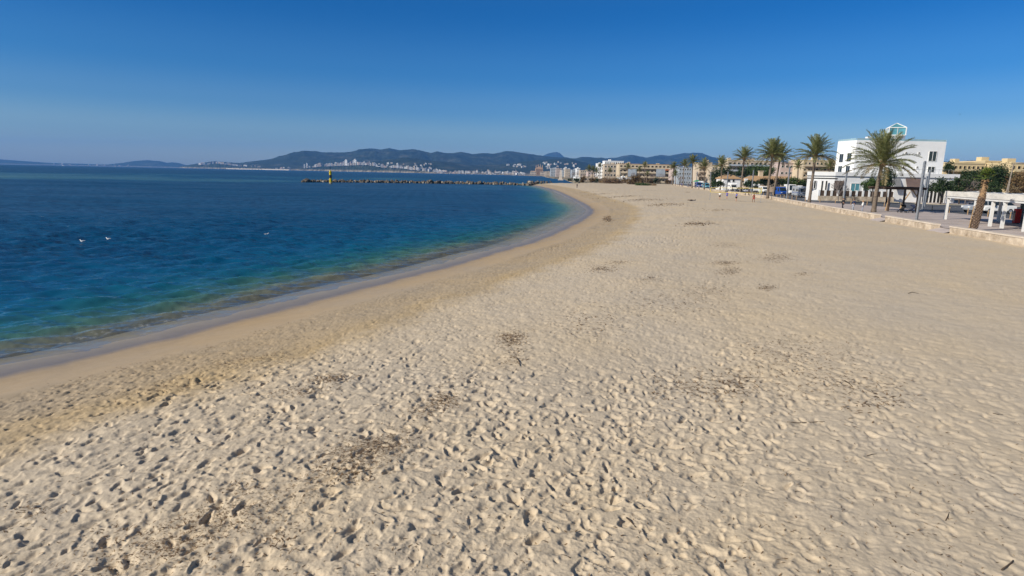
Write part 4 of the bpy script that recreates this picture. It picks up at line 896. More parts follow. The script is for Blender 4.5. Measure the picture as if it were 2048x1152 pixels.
x0, ze = H(1486, 361); x1, zr = H(1612, 353.5); mb = MB(); mb.box(((x0 + x1) / 2, 4.5, ze / 2 - .1), (x1 - x0, 9, ze)); w_ = mb.build('main_wing', BEI, t); gable_roof(x0, x1, ze, zr, 0, 9, 4.5).build('roof', TILE, w_)
for px in (1500, 1520, 1575, 1595): x, z = H(px, 366); window(w_, x, z, 1.0, 1.1, 0, 0)
x, z = H(1531, 346); mb = MB(); mb.box((x, 4.5, z - .9), (1.5, 1.2, 3.0)); mb.box((x, 4.5, z + .72), (1.8, 1.5, .24)); mb.build('chimney', YEL2, t)
x, z = H(1492, 356); mb = MB(); mb.box((x, -.3, ze * .5 + .3), (1.2, .5, ze + .9)); mb.build('white_gable', W_, t)
gw = [g(*p, 1.6) for p in [(1478, 381), (1545, 384.5), (1568, 385)]]; t = thing('garden_wall', 'pinkish garden wall behind the parked vans', 'wall', gw[0])
mb = MB()
for a, b in zip(gw[:-1], gw[1:]): mb.bar(Vector(a) - Vector(gw[0]) + Vector((0, 3, 1.0)), Vector(b) - Vector(gw[0]) + Vector((0, 3, 1.0)), .3, 2.2)
mb.build('wall_body', pm('garden_wall', (.42, .33, .26), .9, .12, .8), t)

# ============================================================ THE OLD TOWN ACROSS THE BAY
def city_mesh(name, w, d, h, mat, seed, floors):
    rs = random.Random(seed); mb = MB(); mb.box((0, 0, h / 2 - .5), (w, d, h + 1), 0, 0); mb.box((rs.uniform(-.2, .2) * w, 0, h + h * .05), (w * .4, d * .5, h * .1), 0, 0)
    for f in range(floors):
        z = h * (f + .55) / floors; nw = max(2, int(w / 4))
        for k in range(nw):
            if rs.random() < .8: mb.box((-w / 2 + w * (k + .5) / nw, -d / 2 - .02, z), (w / nw * .6, .2, h / floors * .45), 0, 1)
    return mb.build(name, [mat, DARKM])
CC = [('white', pm('city_white', (.74, .72, .68), .8, .03, .05)), ('cream', pm('city_cream', (.60, .51, .40), .8, .05, .05)), ('grey', pm('city_grey', (.40, .40, .40), .8, .05, .05)), ('pinkish', pm('city_pink', (.55, .42, .36), .8, .05, .05))]
protos = {}
def city(px, py, h, w, ci, label, group, name='city_building', cat='building', d=14, floors=None):
    p = hit_land(px, py)
    if p is None: return None
    key = (ci, name, int(h > 22)); W0, H0 = 16, (34 if h > 22 else 14)
    if key not in protos:
        o = city_mesh(name, W0, d, H0, CC[ci][1], len(protos), 7 if h > 22 else 4); protos[key] = o; tag(o, None, cat)
    else: o = protos[key].copy(); COL.objects.link(o)
    o.location = (p[0], p[1], p[2] - 1); o.scale = (w / W0, 1, h / H0); o.rotation_euler = (0, 0, rng.normal(0, .22) + math.atan2(-p[0], p[1]) * .5)
    return tag(o, label % CC[ci][0], cat, group)
rc = random.Random(11); nc = 0
def wt(): return rc.choices((0, 1, 2, 3), (5, 4, 2, 2))[0]
def band(n, x0, x1, f_y0, f_y1, h0, h1, w0, w1, label, group, **k):
    for i in range(n):
        px = rc.uniform(x0, x1); hy = 328 + .02 * px; city(px, hy + rc.uniform(f_y0, f_y1), rc.uniform(h0, h1) * rc.choice((1, 1, 1, 1.25)), rc.uniform(w0, w1), wt(), label, group, **k)
band(112, 630, 750, -7.2, -.2, 12, 27, 11, 24, '%s block of flats in the dense quarter behind the beacon', 'flats in the dense quarter behind the beacon')
band(48, 745, 885, -3.2, .6, 10, 24, 12, 26, '%s waterfront block below the highest hills', 'waterfront blocks below the highest hills')
band(50, 735, 862, -17, -4, 7, 14, 10, 22, '%s villa scattered on the wooded slope above the waterfront', 'villas on the wooded slope', name='hillside_house', cat='house')
band(70, 880, 1058, -2.8, .8, 8, 18, 12, 26, '%s waterfront block behind the marina masts', 'waterfront blocks behind the marina')
band(34, 1085, 1152, -25, -9, 8, 15, 12, 24, '%s villa of the bright hillside suburb below the rocky peak', 'villas of the hillside suburb', name='hillside_house', cat='house')
band(14, 1015, 1052, -19, -13, 8, 14, 14, 30, '%s villa high on the slope left of the cathedral', 'villas left of the cathedral', name='hillside_house', cat='house')
band(30, 395, 470, -3.5, 0.2, 10, 26, 20, 50, '%s low building along the far western shore', 'buildings on the far western shore')
band(20, 470, 630, -5, -.3, 8, 20, 16, 40, '%s house behind the long pale sea wall', 'houses behind the pale sea wall')
band(12, 95, 270, -1.2, -.1, 12, 26, 25, 60, '%s building on the farthest western headland', 'buildings on the farthest headland')
for px, hh in ((609, 40), (614.5, 46), (693, 52), (708, 44), (711, 52), (689, 34)): city(px, 328 + .02 * px - 1.2, hh, 14 if px < 640 else 26, 0, '%s high tower rising over the far town left of the highest hill', 'towers of the far town')
# near side of the town, right of the breakwater
for i, (px0, px1, yt, Y, mt, fl, lab) in enumerate([(1101, 1112, 337, 1300, GREYW, 5, 'grey white office block right of the cathedral'), (1112, 1122, 337.5, 1250, PINK, 5, 'brownish block right of the grey office block'), (1124, 1130, 340, 1100, GREYW, 4, 'grey block behind the pale monument'), (1130, 1140, 338.5, 950, BEI, 5, 'square beige tower with small windows right of the monument'),
        (1143, 1155, 340, 900, GREYW, 4, 'grey white building left of the bare promenade trees'), (1153, 1160, 337, 860, W_, 4, 'narrow white building behind the bare promenade trees'), (1160, 1176, 341, 830, BEI, 3, 'low beige building behind the left palm of the close group'), (1176, 1196, 344, 640, PINK, 3, 'pale pink low building behind the close palms'),
        (1090, 1102, 343, 1700, BEI, 3, 'low cream building right below the cathedral'), (1060, 1072, 343.5, 2700, BEI, 2, 'sandstone rampart building left of the cathedral'), (1080, 1092, 343.5, 2650, BEI, 2, 'sandstone palace block right of the cathedral'), (1240, 1262, 356, 480, W_, 1, 'low white beach pavilion under the balcony block'), (1150, 1168, 354.5, 540, W_, 1, 'low white arcade behind the bare promenade trees'), (1168, 1196, 354, 520, BEI, 1, 'low beige arcade before the close palms')]):
    block('town_building', lab, 'building', px0, px1, Y, yt, mt, fl, 4, 18, 1.2 if Y < 700 else 3, seed=40 + i)
# cathedral
p = (Xp(1077, 2800), 2800.0, 8.0); s = 2800 / F; t = thing('cathedral', 'sandstone cathedral with spires and buttresses above the harbour', 'church', p); SAND_ = pm('sandstone', (.50, .34, .22), .9, .12, .03)
zt = at(1077, 336.5, 2800)[2] - 8; mb = MB(); mb.box((0, 0, zt * .5 - 2), (34, 40, zt + 4)); mb.add([(-17, -20, zt), (17, -20, zt), (17, 20, zt), (-17, 20, zt), (0, -20, zt + 8), (0, 20, zt + 8)], [(0, 1, 4), (2, 3, 5), (1, 2, 5, 4), (3, 0, 4, 5)]); mb.build('nave', SAND_, t)
mb = MB()
for k in range(9): mb = MB(); mb.box((-16 + 4 * k, -21.5, zt * .46 - 2), (1.6, 3, zt * .92 + 4)); mb.build('buttress', SAND_, t)

for x, h in ((-14, 1.25), (-5, 1.42), (5, 1.42), (14, 1.25)): mb = MB(); mb.box((x, -18, zt * h / 2), (3, 3, zt * h)); mb.lathe([(2, zt * h), (.1, zt * h + 9)], (x, -18, 0), 6); mb.build('spire', SAND_, t)
mb = MB(); mb.box((-26, 4, zt * .28 - 2), (22, 30, zt * .56 + 4)); mb.build('side_wing', SAND_, t)
# pale monument
p = (Xp(1120.5, 560), 560.0, 1.5); zt = at(1120, 340.5, 560)[2] - 1.5; t = thing('monument', 'pale tapering stone monument on the shore right of the cathedral', 'monument', p); mb = MB(); mb.box((0, 0, zt / 2 + .4), (2.6, 2.6, zt - .8), 0, 0, .55); mb.build('shaft', CAPST, t); mb = MB(); mb.box((0, 0, .35), (4.5, 4.5, .9)); mb.build('plinth', CAPST, t)
# fuel-coloured sea wall on the far western shore, yachts
sw = [hit_land(px, 328 + .02 * px + .3) for px in range(455, 590, 9)]; sw = [q for q in sw if q]
if len(sw) > 2:
    mb = MB()
    for a, b in zip(sw[:-1], sw[1:]): mb.bar((a[0], a[1] - 30, 3), (b[0], b[1] - 30, 3), 6, 10)
    tag(mb.build('sea_wall', pm('pale_concrete', (.62, .55, .45), .9, .05, .05)), 'long pale sea wall along the far western shore', 'wall')
def yacht(name, label, loc, Lh, mast, group=None, sail=False, rz=0):
    t = thing(name, label, 'boat', loc, rz, group); mb = MB(); w = Lh * .15
    mb.add([(-Lh / 2, -w, .9), (Lh * .2, -w, 1), (Lh / 2, 0, 1.3), (Lh * .2, w, 1), (-Lh / 2, w, .9), (-Lh * .45, -w * .6, -.4), (Lh * .15, -w * .6, -.4), (Lh * .42, 0, -.4), (Lh * .15, w * .6, -.4), (-Lh * .45, w * .6, -.4)], [(0, 1, 2, 3, 4), (0, 5, 6, 1), (1, 6, 7, 2), (2, 7, 8, 3), (3, 8, 9, 4), (4, 9, 5, 0), (9, 8, 7, 6, 5)]); mb.build('hull', W2, t)
    mb = MB(); mb.box((-Lh * .08, 0, 1.25), (Lh * .4, w * 1.2, .9), 0, 0, .8); mb.build('cabin', W2, t)
    if mast: mb = MB(); mb.tube([(Lh * .05, 0, .8), (Lh * .05, 0, mast)], .22, 6); mb.build('mast', W2, t)
    if sail: mb = MB(); mb.add([(Lh * .03, -.08, 1.8), (Lh * .03, -.08, mast * .97), (-Lh * .42, -.08, 2), (Lh * .03, .08, 1.8), (Lh * .03, .08, mast * .97), (-Lh * .42, .08, 2)], [(0, 1, 2), (5, 4, 3), (0, 3, 4, 1), (1, 4, 5, 2), (2, 5, 3, 0)]); mb.build('sail', W2, t)
    return t
a0 = at(337, 333.5, 6000); yacht('sailing_boat', 'white sailing boat far out left of the western shore', (a0[0], 5200, 0), 16, 26, None, True, .4)
a0 = at(127, 331, 6000); yacht('motor_ferry', 'white motor boat on the horizon at the left', (a0[0] * 5500 / 6000, 5500, 0), 46, 0, None, False, .3)
for o in [o for o in COL.objects if o.parent and o.parent.name == 'motor_ferry' and o.name.startswith('cabin')]: o.scale = (1, 1.2, 6); o.location.z = -6
y0 = None
for i in range(26):
    px = rc.uniform(872, 1052); Y = math.exp(np.interp(azu(px), CU, CYD)) - rc.uniform(40, 160); x = azu(px) * Y
    if y0 is None: y0 = yacht('moored_yacht', 'white yacht with a tall mast moored in the marina of the far town', (x, Y, 0), 15, 22, 'yachts moored in the far marina')
    else: dup(y0, (x, Y, 0), rc.uniform(-.6, .6), None, None, (1, 1, rc.uniform(.7, 1.9)))

# ============================================================ BREAKWATER AND BEACON
def boulder(seed):
    rs = np.random.default_rng(seed); bm = bmesh.new(); bmesh.ops.create_icosphere(bm, subdivisions=2, radius=1)
    pl = [(Vector(rs.normal(size=3)).normalized(), rs.uniform(.55, .85)) for _ in range(9)]
    for v in bm.verts:
        for n, d in pl:
            k = v.co.dot(n) - d
            if k > 0: v.co -= n * k
        v.co += Vector(rs.normal(size=3)) * .03
    me = bpy.data.meshes.new('boulder'); bm.to_mesh(me); bm.free(); me.materials.append(ROCK); return me
BM = [boulder(i) for i in range(8)]; BMP = [m.copy() for m in BM[:3]]
for m in BMP: m.materials[0] = ROCKP
rb = random.Random(3); first = True
BWL = [g(604, 364.8), g(640, 364.6), g(700, 365), g(800, 366.2), g(900, 367.6), g(1000, 369.6), g(1058, 371.2), g(1068, 370)]
def put_rock(x, y, z, s, label, group):
    o = bpy.data.objects.new('boulder', BM[rb.randrange(8)] if rb.random() < .91 else BMP[rb.randrange(3)]); COL.objects.link(o); o.location = (x, y, z); o.rotation_euler = (rb.uniform(0, 6), rb.uniform(0, 6), rb.uniform(0, 6)); o.scale = [s * rb.uniform(.8, 1.25) for _ in range(3)]
    return tag(o, label, 'boulder', group)
Ltot = 0; seg = []
for a, b in zip(BWL[:-1], BWL[1:]): l = math.hypot(b[0] - a[0], b[1] - a[1]); seg.append((a, b, Ltot, l)); Ltot += l
NROCK = 262
for i in range(NROCK):
    d = Ltot * (i + rb.random()) / NROCK
    for a, b, s0, l in seg:
        if s0 <= d <= s0 + l: f = (d - s0) / l; x, y = a[0] + (b[0] - a[0]) * f, a[1] + (b[1] - a[1]) * f; break
    row = i % 3; e = min(1, d / 5 + .35)
    put_rock(x + rb.uniform(-.5, .5), y + (.7, 2.1, 3.6)[row] + rb.uniform(-.6, .6), (.10, .62, .45)[row] * e + rb.uniform(-.2, .3), rb.choice((.6, .8, .9, 1.0, 1.3)) * rb.uniform(.85, 1.1), 'rough brown boulder in the long low breakwater across the bay', 'boulders of the breakwater')
for i in range(34):
    px = rb.uniform(1056, 1104); p = g(px, 366.5 - (px - 1056) * .03 + rb.uniform(-1.4, 1.0), .8)
    put_rock(p[0], p[1], .7 + rb.uniform(-.1, .5), rb.uniform(.6, 1.2), 'dark boulder heaped where the breakwater meets the sand', 'boulders at the breakwater root')
b = g(661.5, 367, 0); YB = b[1]; hT = at(661, 337.5, YB)[2]
t = thing('beacon', 'yellow and black striped beacon standing at the breakwater', 'beacon', b); YP = pm('beacon_yellow', (.62, .47, .012), .5, .06, 1.2); BP = pm('beacon_black', (.015, .015, .017), .5, .1, 1)
mb = MB(); mb.lathe([(.75, -.6), (.75, .5), (.62, .55)], n=18); mb.build('foot', pm('beacon_foot', (.40, .34, .20), .9, .15, 2), t, False)
mb = MB(); mb.lathe([(.56, .5), (.56, 2.5)], n=18); mb.build('lower_band', YP, t)
mb = MB(); mb.lathe([(.57, 2.5), (.57, 4.0)], n=18); mb.build('middle_band', BP, t)
mb = MB(); mb.lathe([(.56, 4.0), (.56, 5.1), (.78, 5.15), (.78, 5.3), (.45, 5.35), (.40, 6.1)], n=18); mb.build('upper_band', YP, t)
mb = MB(); mb.lathe([(.18, 6.1), (.18, 6.45), (.05, 6.5)], n=10); mb.build('lamp', LAMPG, t)
mb = MB(); mb.lathe([(.36, 6.5), (.02, 6.95), (.36, 7.4)], n=12); mb.build('topmark', BP, t)

# ============================================================ LAMP POSTS, SIGNS, BOLLARDS
def lamp(name, label, base, h, group='tall grey lamp posts of the promenade'):
    t = thing(name, label, 'lamp post', base, .3, group); mb = MB(); mb.box((0, 0, .04), (.5, .5, .1)); mb.build('base_plate', STEEL, t)
    mb = MB(); mb.box((0, 0, h * .37), (.26, .20, h * .74)); mb.build('column', STEEL, t, bevel=.02)
    mb = MB()
    for sx in (-1, 1): mb.box((sx * .115, 0, h * .85), (.05, .20, h * .26))
    mb.box((0, 0, h * .985), (.18, .20, h * .03)); mb.build('head_frame', STEEL, t)
    mb = MB(); mb.box((0, 0, h * .855), (.16, .12, h * .20)); mb.build('lamp_glass', LAMPG, t); return t
LAMPS = [(1833, 440, 1850, 322, None, 'tallest looking grey lamp post, standing behind the short beach wall'), (1846, 411, 1854, 352, 100, 'second lamp post right behind the tallest looking one'), (1850, 408, 1861, 340, 112, 'third lamp post of the close trio by the biggest palm'), (1687, 401, 1694, 344, 118, 'grey lamp post before the open doorway of the white building'),
    (1573, 399, 1579, 333, 137, 'grey lamp post in front of the white motorhome'), (1503, 387, 1506, 340, 178, 'grey lamp post left of the thick palm trunk'), (1453, 383, 1456, 343, 205, 'grey lamp post before the white gable of the tiled house'), (1419, 380, 1421, 343, 235, 'grey lamp post by the left net post'), (1392, 377, 1393, 343, 262, 'grey lamp post beside the dense dark date palm'),
    (1375, 375, 1376, 345, 300, 'grey lamp post among the strollers on the far promenade'), (1355, 372, 1356, 346, 350, 'grey lamp post near the bend of the wall'), (1343, 371, 1344, 348, 390, 'farthest grey lamp post at the bend of the wall'), (1240, 360, 1240, 341, 480, 'thin lamp post before the long balcony block')]
for bx, by, tx, ty, Y, lab in LAMPS:
    if Y is None: b = g(bx, by, 1.6); Y = b[1]
    else: b = (Xp(bx, Y, by), Y, 1.6)
    lamp('lamp_post', lab, b, at(tx, ty, Y)[2] - 1.6)
mb = MB()
p = g(1643, 399, 1.6); Y = p[1] - 3; p = (Xp(1643, Y, 385), Y, 1.6); zc = at(1643, 374, Y)[2] - 1.6; t = thing('road_sign', 'red round no entry sign on a grey pole before the brown fence', 'road sign', p)
mb = MB(); mb.tube([(0, 0, 0), (0, 0, zc + .3)], .04, 8); mb.build('pole', STEEL, t)
mb = MB(); mb.tube([(0, -.05, zc), (0, -.08, zc)], .36, 20); d_ = mb.build('disc', RED, t); mb = MB(); mb.box((0, -.093, zc), (.50, .02, .12)); mb.build('white_bar', W2, d_)
rbp = []
for a, b in zip(roadn[2:-1], roadn[3:]):
    A_, B_ = Vector(a), Vector(b); n = max(1, int((B_ - A_).length / 3.4))
    for i in range(n): rbp.append(A_.lerp(B_, (i + .5) / n))
b0 = None
for p in rbp:
    d = Vector((p.x, p.y)).normalized(); q = p - Vector((.5, .3))
    if b0 is None:
        b0 = thing('bollard', 'short wooden bollard along the kerb of the beach road', 'bollard', (q.x, q.y, 1.596), 0, 'wooden bollards along the beach road')
        mb = MB(); mb.lathe([(.07, 0), (.07, .86), (.05, .92)], n=10); mb.build('post', PALEW, b0); mb = MB(); mb.lathe([(.074, .70), (.074, .76)], n=10, cap=False); mb.build('band', STEEL, b0)
    else: dup(b0, (q.x, q.y, 1.596))
# utility pole at the right with its brace
b = (Xp(2010, 128, 388), 128, 1.6); tz = at(2028, 327, 128); t = thing('utility_pole', 'wooden utility pole with a street lamp arm behind the pavilion', 'utility pole', b)
v = Vector(tz) - Vector(b); mb = MB(); GP = pm('weathered_pole', (.27, .23, .19), .9, .2, 5, bump=.3); mb.tube([(0, 0, -.2), v], [.15, .10], 8); mb.build('pole', GP, t); mb = MB(); mb.tube([(-.1, -.9, 0), v * .72], .08, 8); mb.build('brace', GP, t)
mb = MB(); mb.tube([v * .985, v * .985 + Vector((1.3, -.2, .25))], .05, 6); mb.box(v * .985 + Vector((1.6, -.2, .25)), (.75, .26, .16)); mb.build('lamp_arm', STEEL, t)

# ============================================================ WHITE PAVILION
pf = [Vector(g(*q, 1.6)) for q in ((1890, 438.5), (1937, 447), (1974, 452.5), (2003, 456.5))]
ax = (pf[3] - pf[0]).normalized(); nx = Vector((-ax.y, ax.x, 0)); nx = nx if nx.x > 0 else -nx
Lp = 30.0; Wp = 5.2; HZ = 2.75; t = thing('pavilion', 'white timber pavilion with a canvas roof at the right edge of the promenade', 'pavilion', pf[0]); CANV = pm('canvas', (.66, .63, .57), .85, .10, .6, bump=.5, bscale=3, stretch=(1, 1, 2.5)); PW = pm('white_timber', (.70, .69, .66), .6, .06, 1)
for k, d in enumerate([0, (pf[1] - pf[0]).length, (pf[2] - pf[0]).length, (pf[3] - pf[0]).length, 18, 22, 26]):
    for r_ in (0, 1):
        q = ax * (d + (.8 if r_ else 0)) + nx * (Wp * r_); mb = MB(); mb.box((q.x, q.y, HZ / 2), (.26, .26, HZ), math.atan2(ax.y, ax.x)); mb.build('post', PW, t)
def ribbon(off, z0, z1, th, jit, m, name, wav=0):
    mb = MB(); n = 60; rows = []
    for i in range(n + 1):
        q = ax * (-.35 + (Lp + .35) * i / n) + nx * off; z = wav * (.5 * math.sin(i * 1.1) + .5 * math.sin(i * .43 + 1)); 
        rows.append([q + Vector((0, 0, z0)), q + nx * th + Vector((0, 0, z0)), q + nx * th + Vector((0, 0, z1 + z)), q + Vector((0, 0, z1 + z))])
    for a, b in zip(rows[:-1], rows[1:]):
        for k in range(4): mb.face([a[k], b[k], b[(k + 1) % 4], a[(k + 1) % 4]])
    mb.face(rows[0]); mb.face(rows[-1][::-1]); return mb.build(name, m, t)
ribbon(-.22, HZ - .12, HZ + .20, .30, 0, PW, 'front_beam'); ribbon(-.30, HZ + .10, HZ + .66, .06, 0, CANV, 'canvas_valance', .05); ribbon(Wp - .1, HZ - .12, HZ + .20, .30, 0, PW, 'rear_beam')
mb = MB(); n = 44; rows = []
for i in range(n + 1):
    q = ax * (-.33 + (Lp + .3) * i / n); s_ = .06 * math.sin(i * 2.1) + .04 * math.sin(i * .9); rows.append([q - nx * .24 + Vector((0, 0, HZ + .62)), q + nx * Wp * .25 + Vector((0, 0, HZ + .50 + s_)), q + nx * Wp * .5 + Vector((0, 0, HZ + .66 + s_)), q + nx * Wp * .78 + Vector((0, 0, HZ + .52 + s_)), q + nx * (Wp + .25) + Vector((0, 0, HZ + .6))])
for a, b in zip(rows[:-1], rows[1:]):
    for k in range(4): mb.face([a[k], a[k + 1], b[k + 1], b[k]])
rf = mb.build('canvas_roof', CANV, t, True); sm = rf.modifiers.new('solid', 'SOLIDIFY'); sm.thickness = .03
mb = MB(); e0 = -ax * .36; mb.face([e0 - nx * .3 + Vector((0, 0, HZ + .12)), e0 + nx * (Wp + .25) + Vector((0, 0, HZ + .12)), e0 + nx * (Wp + .25) + Vector((0, 0, HZ + .62)), e0 - nx * .3 + Vector((0, 0, HZ + .66))]); mb.bar(e0 - nx * .2 + Vector((0, 0, HZ + .05)), e0 + nx * (Wp + .2) + Vector((0, 0, HZ + .05)), .1, .3); mb.build('end_valance', CANV, t)
# glazed kiosk bay under the roof at the frame edge
kq = Vector(g(2036, 446, 1.6)) - pf[0]
mb = MB(); Lk = 4.0
for zz in (.0, .95, 2.5): mb.bar(kq + Vector((0, 0, zz + .1)), kq + ax * Lk + Vector((0, 0, zz + .1)), .12, .16)
for k in range(4): q = kq + ax * (Lk * k / 3); mb.bar(q + Vector((0, 0, .1)), q + Vector((0, 0, 2.6)), .11)
kb_ = mb.build('kiosk_frame', PW, t); mb = MB(); mb.bar(kq + Vector((0, 0, 1.35)) + nx * .05, kq + ax * Lk + Vector((0, 0, 1.35)) + nx * .05, .03, 2.4); mb.build('kiosk_glass', pm('kiosk_glass', (.06, .10, .08), .1, .3, .5, spec=.7), kb_)
q = pf[0] + kq + ax * .75 - nx * .55; tb = thing('red_cooler', 'red upright cooler by the glazed kiosk bay at the right edge', 'cooler', (q.x, q.y, 1.6), math.atan2(ax.y, ax.x)); mb = MB(); mb.box((0, 0, .85), (.62, .55, 1.6)); mb.build('cabinet', RED, tb, bevel=.03); mb = MB(); mb.box((0, -.29, .85), (.46, .03, 1.1)); mb.build('glass_door', GLASS, tb); mb = MB(); mb.box((0, 0, .03), (.5, .45, .07)); mb.build('feet', BLACK, tb)
# ============================================================ BROWN PERGOLA
Yp = 92.0; xa, xb = Xp(1764, Yp, 380), Xp(1850, Yp, 380); zr = at(1806, 377.5, Yp)[2] - 1.6; t = thing('pergola', 'dark brown wooden pergola shading the strollers', 'pergola', ((xa + xb) / 2, Yp, 1.6)); w = xb - xa
for sx in (-.30, .36):
    for dy in (0, 3.2): mb = MB(); mb.box((w * sx, dy, zr / 2), (.22, .22, zr)); mb.build('post', BROWNW, t)
mb = MB()
for dy in (-.3, 1.6, 3.5): mb.box((0, dy, zr), (w, .16, .26))
mb.build('beams', BROWNW, t); mb = MB()
for k in range(26): mb.box((-w / 2 + .1 + (w - .2) * k / 25, 1.6, zr + .17), (.10, 4.6, .12))
for k in range(2): mb.box((0, .2 + 2.6 * k, zr + .26), (w * .98, .14, .05))
mb.build('slats', BROWNW, t)
mb = MB(); mb.bar((w * .36, 0, zr * .62), (w * .20, 0, zr - .1), .14); mb.build('brace', PALEW, t)
for px, by, ty, lean in ((1771, 421, 388, .5), (1800, 417, 388, 1.4)):
    b = Vector(g(px, by, 1.6)); mb = MB(); mb.tube([b - Vector((0, 0, .1)), b + Vector((lean * .4, 0, 1.4)), b + Vector((lean, .1, 2.8))], [.13, .10, .09], 7); tag(mb.build('timber_prop', PALEW), 'leaning timber prop under the %s of the brown pergola' % ('left end' if px == 1771 else 'middle'), 'prop')
# ============================================================ STROLLERS
def stroller(label, base, rz, colr, grp):
    t = thing('stroller', label, 'stroller', base, rz, grp); fr = BLACK
    mb = MB()
    for sy in (-.24, .24): mb.tube([(.45, sy, .14), (-.15, sy, .62), (-.48, sy, 1.02)], .017, 6); mb.tube([(-.38, sy, .14), (.1, sy, .55)], .017, 6)
    mb.tube([(-.48, -.24, 1.02), (-.48, .24, 1.02)], .02, 6); mb.build('frame', fr, t)
    mb = MB(); mb.sideprism([(-.22, .48), (.30, .42), (.36, .50), (-.12, .58), (-.34, 1.0), (-.42, .96)], -.2, .2); mb.build('seat', colr, t)
    mb = MB(); n = 8; vs = []
    for i in range(n + 1):
        a = R(200 - 150 * i / n); vs.append((-.10 + .38 * math.cos(a), .86 + .34 * math.sin(a)))
    for a, b in zip(vs[:-1], vs[1:]): mb.face([(a[0], -.23, a[1]), (b[0], -.23, b[1]), (b[0], .23, b[1]), (a[0], .23, a[1])])
    for sy in (-.23, .23): mb.face([(x, sy, z) for x, z in vs])
    mb.build('canopy', colr, t); mb = MB(); mb.box((.0, 0, .30), (.42, .36, .16)); mb.build('basket', BLACK, t)
    for x, y in ((.45, -.24), (.45, .24), (-.38, -.26), (-.38, .26)): mb = MB(); mb.tube([(x, y - .02, .14), (x, y + .02, .14)], .14, 14); wv = mb.build('wheel', TYRE, t); mb = MB(); mb.tube([(x, y - .026, .14), (x, y + .026, .14)], .08, 10); mb.build('rim', RIM, wv)
stroller('black baby stroller with a big hood, left of the pair under the pergola', g(1803, 425, 1.6), R(200), BLACK, 'strollers under the pergola')
stroller('dark blue baby stroller, right of the pair under the pergola', g(1821, 426, 1.6), R(160), CLTH['navy'], 'strollers under the pergola')

# ============================================================ VEHICLES
def wheels(t, xs, tr, r, w=.24):
    for x in xs:
        for sy in (-1, 1):
            y = sy * (tr / 2); mb = MB(); mb.tube([(x, y - w / 2, r), (x, y + w / 2, r)], r, 20); wh = mb.build('wheel', TYRE, t); mb = MB(); mb.tube([(x, y - w / 2 - .012, r), (x, y + w / 2 + .012, r)], r * .62, 14); mb.build('rim', RIM, wh)
def quad(t, name, pts, m, th=.02):
    p = [Vector(q) for q in pts]; n = (p[1] - p[0]).cross(p[2] - p[0]).normalized() * th; mb = MB(); mb.add([q for q in p] + [q + n for q in p], [(3, 2, 1, 0), (4, 5, 6, 7), (0, 1, 5, 4), (1, 2, 6, 5), (2, 3, 7, 6), (3, 0, 4, 7)]); return mb.build(name, m, t)
def lights(t, xf, xr, w, z, zr=None):
    for s in (-1, 1):
        mb = MB(); mb.box((xf, s * w * .38, z), (.06, .34, .2)); mb.build('headlight', LAMPG, t); mb = MB(); mb.box((xr, s * w * .44, zr or z), (.05, .14, .32)); mb.build('tail_light', RED, t)
def mirrors(t, x, w, z):
    for s in (-1, 1): mb = MB(); mb.box((x, s * (w / 2 + .14), z), (.10, .22, .30)); mb.bar((x, s * w / 2 - s * .02, z - .1), (x, s * (w / 2 + .1), z - .05), .04); mb.build('mirror', BLACK, t, bevel=.02)
def motorhome(label, base, rz, paint, group=None):
    t = thing('motorhome', label, 'motorhome', base, rz, group); w = 2.25
    mb = MB(); mb.sideprism([(-3.5, .45), (3.25, .45), (3.45, .75), (3.38, 1.25), (2.75, 2.35), (2.45, 2.75), (-3.4, 2.78), (-3.5, 2.6)], -w / 2, w / 2); mb.build('body', paint, t, bevel=.07)
    quad(t, 'windscreen', [(3.30, -w * .43, 1.42), (3.30, w * .43, 1.42), (2.80, w * .43, 2.30), (2.80, -w * .43, 2.30)], GLASS, .03)
    for s in (-1, 1):
        y = s * (w / 2 + .012)
        for x0, x1, z0, z1 in ((2.05, 2.75, 1.40, 2.05), (.1, 1.2, 1.55, 2.15), (-2.6, -1.3, 1.6, 2.15)): mb = MB(); mb.box(((x0 + x1) / 2, y, (z0 + z1) / 2), (x1 - x0, .03, z1 - z0)); mb.build('side_window', GLASS, t)
        mb = MB(); mb.box((-.2, y, 1.18), (6.2, .02, .10)); mb.build('stripe', BLUEP, t)
    mb = MB(); mb.box((-.65, -w / 2 - .015, 1.4), (.62, .03, 1.85)); dr_ = mb.build('door', SILV, t); mb = MB(); mb.box((-.42, -w / 2 - .05, 1.35), (.05, .05, .14)); mb.build('handle', BLACK, dr_)
    mb = MB(); mb.box((3.36, 0, .62), (.26, w * .98, .34)); mb.build('bumper', paint, t, bevel=.05); mb = MB(); mb.box((3.43, 0, 1.02), (.05, .9, .16)); mb.build('grille', BLACK, t)
    mb = MB(); mb.box((-.6, 0, 2.88), (.9, .8, .2)); mb.box((-2.4, .2, 2.86), (.6, .6, .16)); mb.build('roof_hatches', W2, t)
    lights(t, 3.42, -3.51, w, .98); mirrors(t, 2.9, w, 1.75); wheels(t, (2.3, -1.9), w - .2, .34); return t
